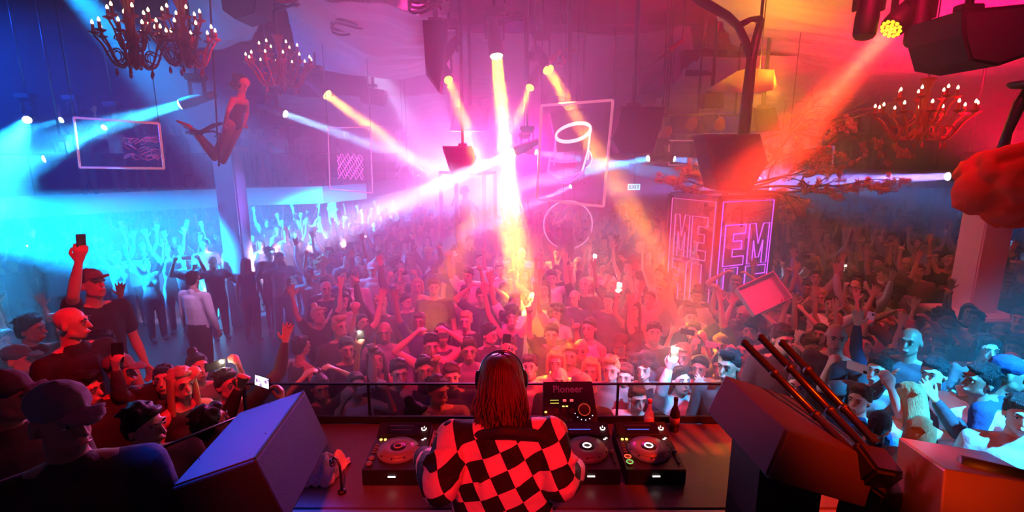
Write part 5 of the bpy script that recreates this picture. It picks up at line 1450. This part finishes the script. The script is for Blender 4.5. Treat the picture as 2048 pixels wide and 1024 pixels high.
# ---- mid crowd landmarks
put(1912 - 30, 690, 'person in a pale cap in the dark red crowd above the cyan light', 0, 1.05, 'm', 'stand', 'cap', 'blond', 'shirt', 'dark', 0)
put(1790, 700, 'person holding a pale phone overhead in the red crowd right of the barrels', 0, .98, 'm', 'phone_high', 'short', 'dark', 'tee', 'grey', 0, ph=(0, 'phone with a pale cyan case high in the red crowd', dict(case=(.6, .9, 1))))  # cyan is the case colour; the screen stays dark
put(1640, 670, 'person waving an open hand behind the barrels', 0, 1., 'm', 'hail', 'short', 'dark', 'tee', 'dark', 0)
put(1730, 690, 'person stretching an open hand up, right of the waving one', 0, 1., 'f', 'both_up', 'tail', 'dark', 'tank', 'dark', 0)
put(1103, 668, 'person pointing a finger straight up in the middle of the red crowd', 0, 1., 'm', 'point_up', 'short', 'dark', 'tee', 'dark', 0)
put(868, 575, 'big short-haired person in a dark tee under the silhouette booth', 0, 1.08, 'm', 'stand', 'short', 'brown', 'tee', 'black', 0)
put(800, 568, 'person with an open hand thrust up left of the big dark tee', 0, 1.04, 'm', 'hail', 'cap', 'blond', 'shirt', 'grey', 4)
put(835, 572, 'yellow-lit blond person raising a fist beside the big dark tee', 0, 1., 'f', 'fist_up', 'bob', 'blond', 'tank', 'pale', 4)
put(935, 545, 'person holding a white phone straight up under the silhouette booth', 0, 1., 'm', 'phone_high', 'short', 'dark', 'tee', 'white', 4, ph=(0, 'white phone held straight up under the silhouette booth', dict(case=(.9, .9, .9))))
put(1000, 540, 'pale-lit person making a horns sign under the silhouette booth', 0, 1., 'm', 'horns_up', 'short', 'brown', 'tee', 'white', 4)
put(1215, 555, 'person whose phone torch glows orange in the red haze', 0, 1., 'm', 'phone_high', 'short', 'dark', 'tee', 'dark', 0, ph=(0, 'phone torch glowing orange in the red haze below the exit sign', dict(flash=9)))
put(1268, 622, 'person with a torch phone held at the face, left of the letter booth', 0, 1., 'f', 'phone_high', 'long', 'dark', 'tank', 'dark', 0, ph=(0, 'phone torch flaring orange left of the letter booth', dict(flash=9)))
put(885, 668, 'person photographing with a pale phone in two hands mid-crowd', 0, 1., 'f', 'phone_both', 'bob', 'dark', 'tank', 'dark', 0, ph=('both', 'pale phone held level in the middle of the pink crowd', dict(case=(.8, .6, .7))))
put(652, 578, 'violet-lit bald person at the edge of the blue beam', 0, 1.05, 'm', 'stand', 'bald', 'dark', 'tee', 'navy', 4)
put(688, 590, 'violet-lit dark-haired person beside the bald one', 0, 1.02, 'f', 'clap', 'bob', 'black', 'tank', 'navy', 4)
put(705, 558, 'person in a pale blue-looking shirt behind the violet-lit pair', 0, 1.04, 'm', 'stand', 'short', 'dark', 'shirt', 'white', 0)

# ---- dancers on the podiums
def dancer(x, y, z, label, **kw):
    o, J, HM = person(x, y, z, label=label, **kw); PEOPLE.append((x, y)); return o
p = at(930, 400, 12.45); dancer(p.x, 12.45, 1.1, 'dancer in silhouette inside the hazy pink booth', sex='f', pose='dance', hair='curly', top='tank', tcol='black', skin=0, s=.98, yaw=.5)
cc = (c0 + c3) / 2
dancer(cc.x - .22, cc.y, 1.12, 'dancer with an outstretched arm inside the letter booth, in dark clothes', sex='f', pose='dance', hair='bun', top='tank', tcol='black', skin=1, s=.96, yaw=1.2)
dancer(cc.x + .27, cc.y - .05, 1.12, 'dancer in a white top inside the letter booth', sex='f', pose='stand_look', hair='long', top='tee', tcol='white', skin=0, s=.96, yaw=-.4)
p = at(1135, 450, 11.0)
struct('podium_hoop', MB().lathe((p.x, p.y, 0), [(.6, 0), (.6, .92), (.55, .95)], 24), BLACK)
dancer(p.x, p.y, .95, 'dancer in a red top standing in front of the hanging hoop', sex='f', pose='dance', hair='tail', top='tank', tcol='dark', skin=0, s=.9, yaw=.2)
hc = at(1136, 450, 11.25); root = empty('aerial_hoop', hc, 'thin aerial hoop with added pink glow hanging below the neon mug frame', 'hoop')
m = MB(); ring(m, (0, 0, 0), .54, .014, n=40, M=Euler((PI / 2, 0, 0)).to_matrix()); m.build('ring', mat('hoop_glow_metal', (.8, .5, .6), .25, .6, emit=(1, .3, .5), estr=.8), root)  # pink emission added to the metal so the hoop shows up
for s in (-1, 1): MB().cyl((s * .12, 0, .52), (s * .12, 0, ZC - hc.z), .006, n=5).build('rope', METAL, root)

# ---- seated aerialist hanging on straps
A0 = at(470, 235, 8.0)
def ap(x, y, dy=0): return at(x, y, 8.0 + dy) - A0
hip1, hip2 = ap(462, 248, -.08), ap(476, 250, .08)
k1, k2 = ap(428, 316, -.12), ap(446, 322, .1); f1, f2 = ap(378, 252, -.1), ap(392, 262, .1)
chest = ap(478, 205); nk = ap(484, 186); hd_ = ap(487, 170)
HMA = Matrix.Translation(hd_) @ Euler((0.2, .25, -.7)).to_matrix().to_4x4()
G = [[(ap(468, 247), (.1, .13, .09)), (ap(474, 225), (.08, .1, .07))], [(ap(474, 225), (.08, .1, .07)), (chest, (.1, .13, .08))], [(chest, (.09, .12, .06)), (nk, .045)], [(nk, .045), (hd_ + V(0, 0, -.05), .045)]]
for h, k, f in ((hip1, k1, f1), (hip2, k2, f2)):
    G += [[(h, .085), (k, .052)], [(k, .052), (k.lerp(f, .35), .052)], [(k.lerp(f, .35), .05), (f, .032)], [(f, .032), (f + (f - k).normalized() * .05 + V(-.14, 0, .03), .018)]]
sL, sR = chest + V(.0, -.16, .02), chest + V(.02, .16, .02)
eL, wL = ap(456, 222, -.3), ap(450, 245, -.25); eR, wR = ap(494, 225, .3), ap(490, 245, .2)
for S, E, W in ((sL, eL, wL), (sR, eR, wR)):
    G += [[(chest, .07), (S, .05)], [(S, .05), (E, .034)], [(E, .034), (W, .024)]] + hand_groups(W, W - E, V(1, 0, 0), 'fist', 1)
G += head_groups(HMA)
ex = MB(); face_extra(HMA, ex)
ae = bpy.data.objects.new('person', blob('aerialist_body', G, .0085, 9000, [SKIN, DARK, LIP, WHITE_EYE], 1, ex)); COL.objects.link(ae); ae.location = A0; ae.color = (*SKINS[0], 1)
tag(ae, 'aerialist kneeling in mid-air with big round hair and crossed feet, red-lit', 'person')
child(blob('costume', [[(ap(468, 249), (.115, .145, .09)), (ap(474, 225), (.09, .11, .07))], [(ap(474, 225), (.09, .11, .07)), (ap(477, 212), (.11, .14, .05))]], .012, 2500, [CLOTH], 2), 'costume', ae, None, (.05, .02, .04))
hg = [[(hd_ + V(-.03, .02, .06), .1)], [(hd_ + V(-.08, .03, .02), .11)]] + [[(hd_ + V(-.05 + random.uniform(-.1, .08), .03 + random.uniform(-.1, .1), .04 + random.uniform(-.08, .1)), .06)] for _ in range(10)]
child(blob('hair', hg, .014, 2500, [HAIR], 1), 'hair', ae, None, (.006, .003, .003))
st = empty('trapeze', A0, 'black trapeze bar and knotted ropes under the kneeling aerialist', 'trapeze')
MB().cyl(ap(438, 330, -.35), ap(438, 330, .35), .02, n=8).build('bar', METAL, st)
for dy in (-.33, .33): MB().cyl(ap(438, 330, dy), V(ap(438, 330, dy).x + .25, ap(438, 330, dy).y, ZC - A0.z), .012, n=6).build('rope', BLACK, st)
bo = empty('harness_prop', ap(372, 265) + A0, 'black knotted strap prop trailing from the shin of the aerialist', 'prop')
b_ = ap(372, 265)
for pts in ([(372, 266), (385, 262), (410, 262), (430, 252), (452, 245)], [(380, 268), (400, 266), (425, 262), (440, 268), (430, 273)], [(400, 262), (425, 250), (440, 246), (456, 250)], [(372, 265), (392, 262), (405, 270)]):
    MB().tube([ap(x, y, -.16) - b_ for x, y in pts], [.012, .02, .014, .02, .01][:len(pts)], 6).build('strap', BLACK, bo)

# ---- balcony and gallery people
bal = [(170, 12.4, 'both_up', 'short', 'm'), (235, 13.0, 'dance', 'long', 'f'), (300, 13.6, 'hail', 'short', 'm'), (350, 14.2, 'stand', 'bob', 'f'), (395, 15.0, 'fist_up', 'quiff', 'm'), (500, 15.4, 'both_up', 'short', 'm'), (528, 15.6, 'dance', 'tail', 'f'), (560, 16.0, 'stand', 'short', 'm'), (610, 16.4, 'stand', 'cap', 'm'), (690, 18.2, 'stand', 'short', 'm')]
bn = ['first', 'second', 'third', 'fourth', 'fifth', 'sixth', 'seventh', 'eighth', 'ninth', 'tenth']
for i, (px, Y, po, ha, sx) in enumerate(bal):
    p = at(px, 320, Y); dancer(p.x, Y, 2.65, f'person on the blue-lit balcony, {bn[i]} from its outer end', sex=sx, pose=po, hair=ha, top='tee', tcol=['dark', 'white', 'grey'][i % 3], skin=i % 3, s=1.)
gal = [(1588, 15.4, 'stand', 'long', 'f'), (1630, 15.2, 'dance', 'short', 'm'), (1662, 15.6, 'stand', 'tail', 'f'), (1700, 14.6, 'hail', 'short', 'm'), (1727, 14.4, 'stand', 'bob', 'f'), (1745, 14.0, 'both_up', 'short', 'm'), (1390, 17.0, 'stand', 'short', 'm')]
for i, (px, Y, po, ha, sx) in enumerate(gal):
    p = at(px, 320, Y); dancer(p.x, Y, 3.2, f'person on the gallery behind the right chandelier, {bn[i]} from the left' if i < 6 else 'lone person on the gallery seen between the two big speakers', sex=sx, pose=po, hair=ha, top='tee', tcol=['dark', 'white', 'grey'][i % 3], skin=i % 3, s=1.)

# held box (open pale carton) above the crowd near the letter booth
bp_ = at(1520, 612, 6.6); o_ = put(1500, 665, 'person carrying the open pale box overhead by the letter booth', 0, 1.02, 'm', 'both_up', 'short', 'dark', 'tee', 'black', 0)
Mx = Euler((R(52), R(-22), R(10))).to_matrix(); bx = empty('open_box', (o_.location.x + .03, o_.location.y - .12, 2.12), 'open pale carton tilted overhead beside the letter booth', 'box')
CART = mat('carton', (.7, .5, .55), .7)
MB().box((0, 0, 0), (.46, .34, .012), Mx).build('base', CART, bx)
for a, b, c in (((-.23, 0, .04), (.01, .34, .09), 0), ((.23, 0, .04), (.01, .34, .09), 0), ((0, -.17, .04), (.46, .01, .09), 0), ((0, .17, .04), (.46, .01, .09), 0)): MB().box(Mx @ V(*a), b, Mx).build('side', CART, bx)

# ---- the rest of the crowd, individually
rnd = random.Random(42)
ORD = ['zeroth', 'first', 'second', 'third', 'fourth', 'fifth', 'sixth', 'seventh', 'eighth', 'ninth', 'tenth', 'eleventh', 'twelfth', 'thirteenth', 'fourteenth', 'fifteenth', 'sixteenth', 'seventeenth', 'eighteenth', 'nineteenth', 'twentieth'] + [f'twenty-{x}' for x in ('first', 'second', 'third', 'fourth', 'fifth', 'sixth', 'seventh', 'eighth', 'ninth')] + ['thirtieth'] + [f'thirty-{x}' for x in ('first', 'second', 'third', 'fourth', 'fifth', 'sixth', 'seventh', 'eighth', 'ninth')] + ['fortieth'] + [f'forty-{x}' for x in ('first', 'second', 'third', 'fourth', 'fifth', 'sixth', 'seventh', 'eighth', 'ninth')]
BLOCK = [(cc.x, cc.y, .95), ((d0.x + d2.x) / 2, 12.45, .95), (at(1135, 450, 11).x, 11, .75), (at(1960, 520, 7.4).x, 7.4, .75), (at(465, 400, 10.5).x, 10.5, .75), (-5.45, 15.6, .4), (5.2, 15.8, .4)]


def free(x, y, d, pts):
    if any((x - a) ** 2 + (y - b) ** 2 < r * r for a, b, r in BLOCK): return False
    return all((x - a) ** 2 + (y - b) ** 2 > d * d for a, b in pts)


def floor_at(x, y):
    if -5.8 < x < -1.2 and 3.28 < y < 5.02: return .34
    if 1.54 < x < 6.46 and 3.0 < y < 4.52: return .44
    return 0


def empty_zone(x, y):
    px, py = topx((x, y, 1.6))
    if px < 615 and 5.0 < y < 9.3 and px > 235: return True
    if px < 235 and 6.2 < y < 9.3: return True
    if 5.02 > y and px < 600 and px > 480: return True
    return False


POOL = ['stand'] * 7 + ['stand_turn'] * 3 + ['hail', 'both_up', 'phone_both', 'phone_high', 'fist_up', 'point_up', 'hands_on_head', 'dance', 'wave_left', 'horns_up', 'clap', 'hail', 'both_up']
TXT = {'stand': 'arms down', 'stand_turn': 'head turned', 'stand_look': 'fist at waist', 'hail': 'one open hand up', 'both_up': 'both hands up', 'phone_both': 'both hands before face', 'phone_high': 'one hand holding high', 'fist_up': 'one fist up', 'point_up': 'fingers pointing up', 'hands_on_head': 'hands over head', 'dance': 'dancing elbows out', 'wave_left': 'left hand waving', 'horns_up': 'horns sign up', 'clap': 'hands together'}
NPH = [0]
rows = []; y = 3.62; count = len(PEOPLE); ri = 0
pts = list(PEOPLE)
while count < 292:
    x = -1.03 * y - .3; row = []
    while x < 1.03 * y + .3 and count < 292:
        xx = x + rnd.uniform(-.09, .09); yy = y + rnd.uniform(-.12, .12)
        if y < 4.6 and abs(xx) < 1.6 and yy < 3.6: yy = 3.6
        if free(xx, yy, .40, pts) and not empty_zone(xx, yy) and not (y < 5 and xx < -1.15 and topx((xx, yy, 1.9))[0] > 225):
            row.append((xx, yy)); pts.append((xx, yy)); count += 1
        x += .52 + .012 * y
    rows.append(row); y += .5; ri += 1
LASTY = y
for ri, row in enumerate(rows):
    row.sort(key=lambda p: topx((p[0], p[1], 1.6))[0])
    for k, (x, y) in enumerate(row):
        sx = rnd.choice('mmf'); po = rnd.choice(POOL if y > 4.5 else POOL[:10])
        if y > 6 and rnd.random() < .25: po = rnd.choice(['hail', 'both_up', 'fist_up', 'point_up'])
        ha = rnd.choice(['short', 'short', 'quiff', 'cap', 'bald', 'short']) if sx == 'm' else rnd.choice(['long', 'bob', 'tail', 'bun', 'curly', 'long'])
        hc_ = rnd.choice(['dark', 'dark', 'brown', 'black', 'blond']); tp_ = rnd.choice(['tee', 'tee', 'shirt']) if sx == 'm' else rnd.choice(['tank', 'tank', 'tee'])
        tc_ = rnd.choice(['black', 'black', 'black', 'dark', 'dark', 'navy', 'navy', 'grey', 'grey', 'white', 'pale'])
        hn = {'short': 'short', 'quiff': 'quiffed', 'long': 'long', 'bob': 'bobbed', 'tail': 'tied-back', 'bun': 'bun-knotted', 'curly': 'curly'}
        hl = 'bald head' if ha == 'bald' else 'capped head' if ha == 'cap' else f'{hn[ha]} {hc_} hair'
        lab = f"{hl}, {tc_.replace('navy', 'dark blue').replace('dark', 'dark', 1)} {dict(tee='tee', shirt='shirt', tank='vest')[tp_]}, {TXT[po]}, {ORD[k + 1]} from left, {ORD[ri + 1]} crowd row"
        o, J, HM = person(x, y, floor_at(x, y), None, sx, po, ha, hc_, tp_, tc_, rnd.choice([0, 0, 1, 2, 3, 4, 4, 5]), rnd.uniform(.95, 1.06), lab, 'dancing crowd on the floor')
        o.rotation_euler.z += rnd.uniform(-.35, .35)
        if po in ('phone_both', 'phone_high') and rnd.random() < .8:
            NPH[0] += 1
            give_phone(o, J, 'both' if po == 'phone_both' else 0, f'phone raised by the {ORD[k + 1]} person from left in the {ORD[ri + 1]} crowd row', group='phones raised over the crowd', case=rnd.choice([(.02, .02, .02), (.5, .5, .5), (.02, .02, .02)]), flash=rnd.choice([0, 0, 0, 0, .2]))

# ---- everyone further back: one crowd
def lowres(me, ratio):
    o = bpy.data.objects.new('tmp', me); COL.objects.link(o); d = o.modifiers.new('d', 'DECIMATE'); d.ratio = ratio
    dg = bpy.context.evaluated_depsgraph_get(); m = bpy.data.meshes.new_from_object(o.evaluated_get(dg), depsgraph=dg); bpy.data.objects.remove(o)
    r = ([v.co.copy() for v in m.vertices], [tuple(p.vertices) for p in m.polygons]); bpy.data.meshes.remove(m); return r
low = []
for i, (sx, po, ha, tp_) in enumerate((('m', 'stand', 'short', 'tee'), ('f', 'both_up', 'long', 'tank'), ('m', 'hail', 'short', 'tee'), ('f', 'stand', 'bob', 'tank'), ('m', 'fist_up', 'quiff', 'shirt'), ('m', 'both_up', 'short', 'tee'))):
    me, J, HM = body(sx, po); a = lowres(me, .085); b = lowres(top_mesh(sx, po, tp_), .12); c = lowres(hair_mesh(ha), .15)
    low.append((a, b, ([HM @ v for v in c[0]], c[1])))
farm = [mat('far_skin', (.5, .3, .22), .6), mat('far_cloth_dark', (.03, .03, .05), .9), mat('far_cloth_pale', (.4, .4, .42), .9), mat('far_hair', (.03, .02, .015), .6), mat('far_cloth_mid', (.2, .15, .2), .9)]
fm_ = MB(); y = LASTY; nfar = 0
fp = pts[:]
while y < 17.5:
    x = -1.05 * y
    while x < 1.05 * y:
        xx = x + rnd.uniform(-.14, .14); yy = y + rnd.uniform(-.2, .2)
        if abs(xx) < 15.8 and free(xx, yy, .38, fp[-80:]) and not empty_zone(xx, yy):
            a, b, c = rnd.choice(low); s = rnd.uniform(.94, 1.07); M = Matrix.Translation((xx, yy, 0)) @ Matrix.Rotation(math.atan2(-xx, yy - 2) + rnd.uniform(-.3, .3), 4, 'Z') @ Matrix.Scale(s, 4)
            cm = rnd.choice([1, 1, 1, 2, 4])
            for (g, mi) in ((a, 0), (b, cm), (c, 3)): fm_.add([M @ v for v in g[0]], g[1], mi)
            fp.append((xx, yy)); nfar += 1
        x += .66 + .02 * (y - 8)
    y += .72
me = bpy.data.meshes.new('distant_crowd'); me.from_pydata(fm_.v, [], fm_.f)
for m in farm: me.materials.append(m)
me.polygons.foreach_set('material_index', fm_.m); me.polygons.foreach_set('use_smooth', fm_.sm)
o = bpy.data.objects.new('distant_crowd', me); COL.objects.link(o)
tag(o, 'packed distant crowd fading into the coloured haze at the back of the hall', 'crowd', kind='stuff')
print('PEOPLE', count, 'far', nfar, 'phones', NPH[0], 'lastY', LASTY, 'tris far', len(fm_.f))
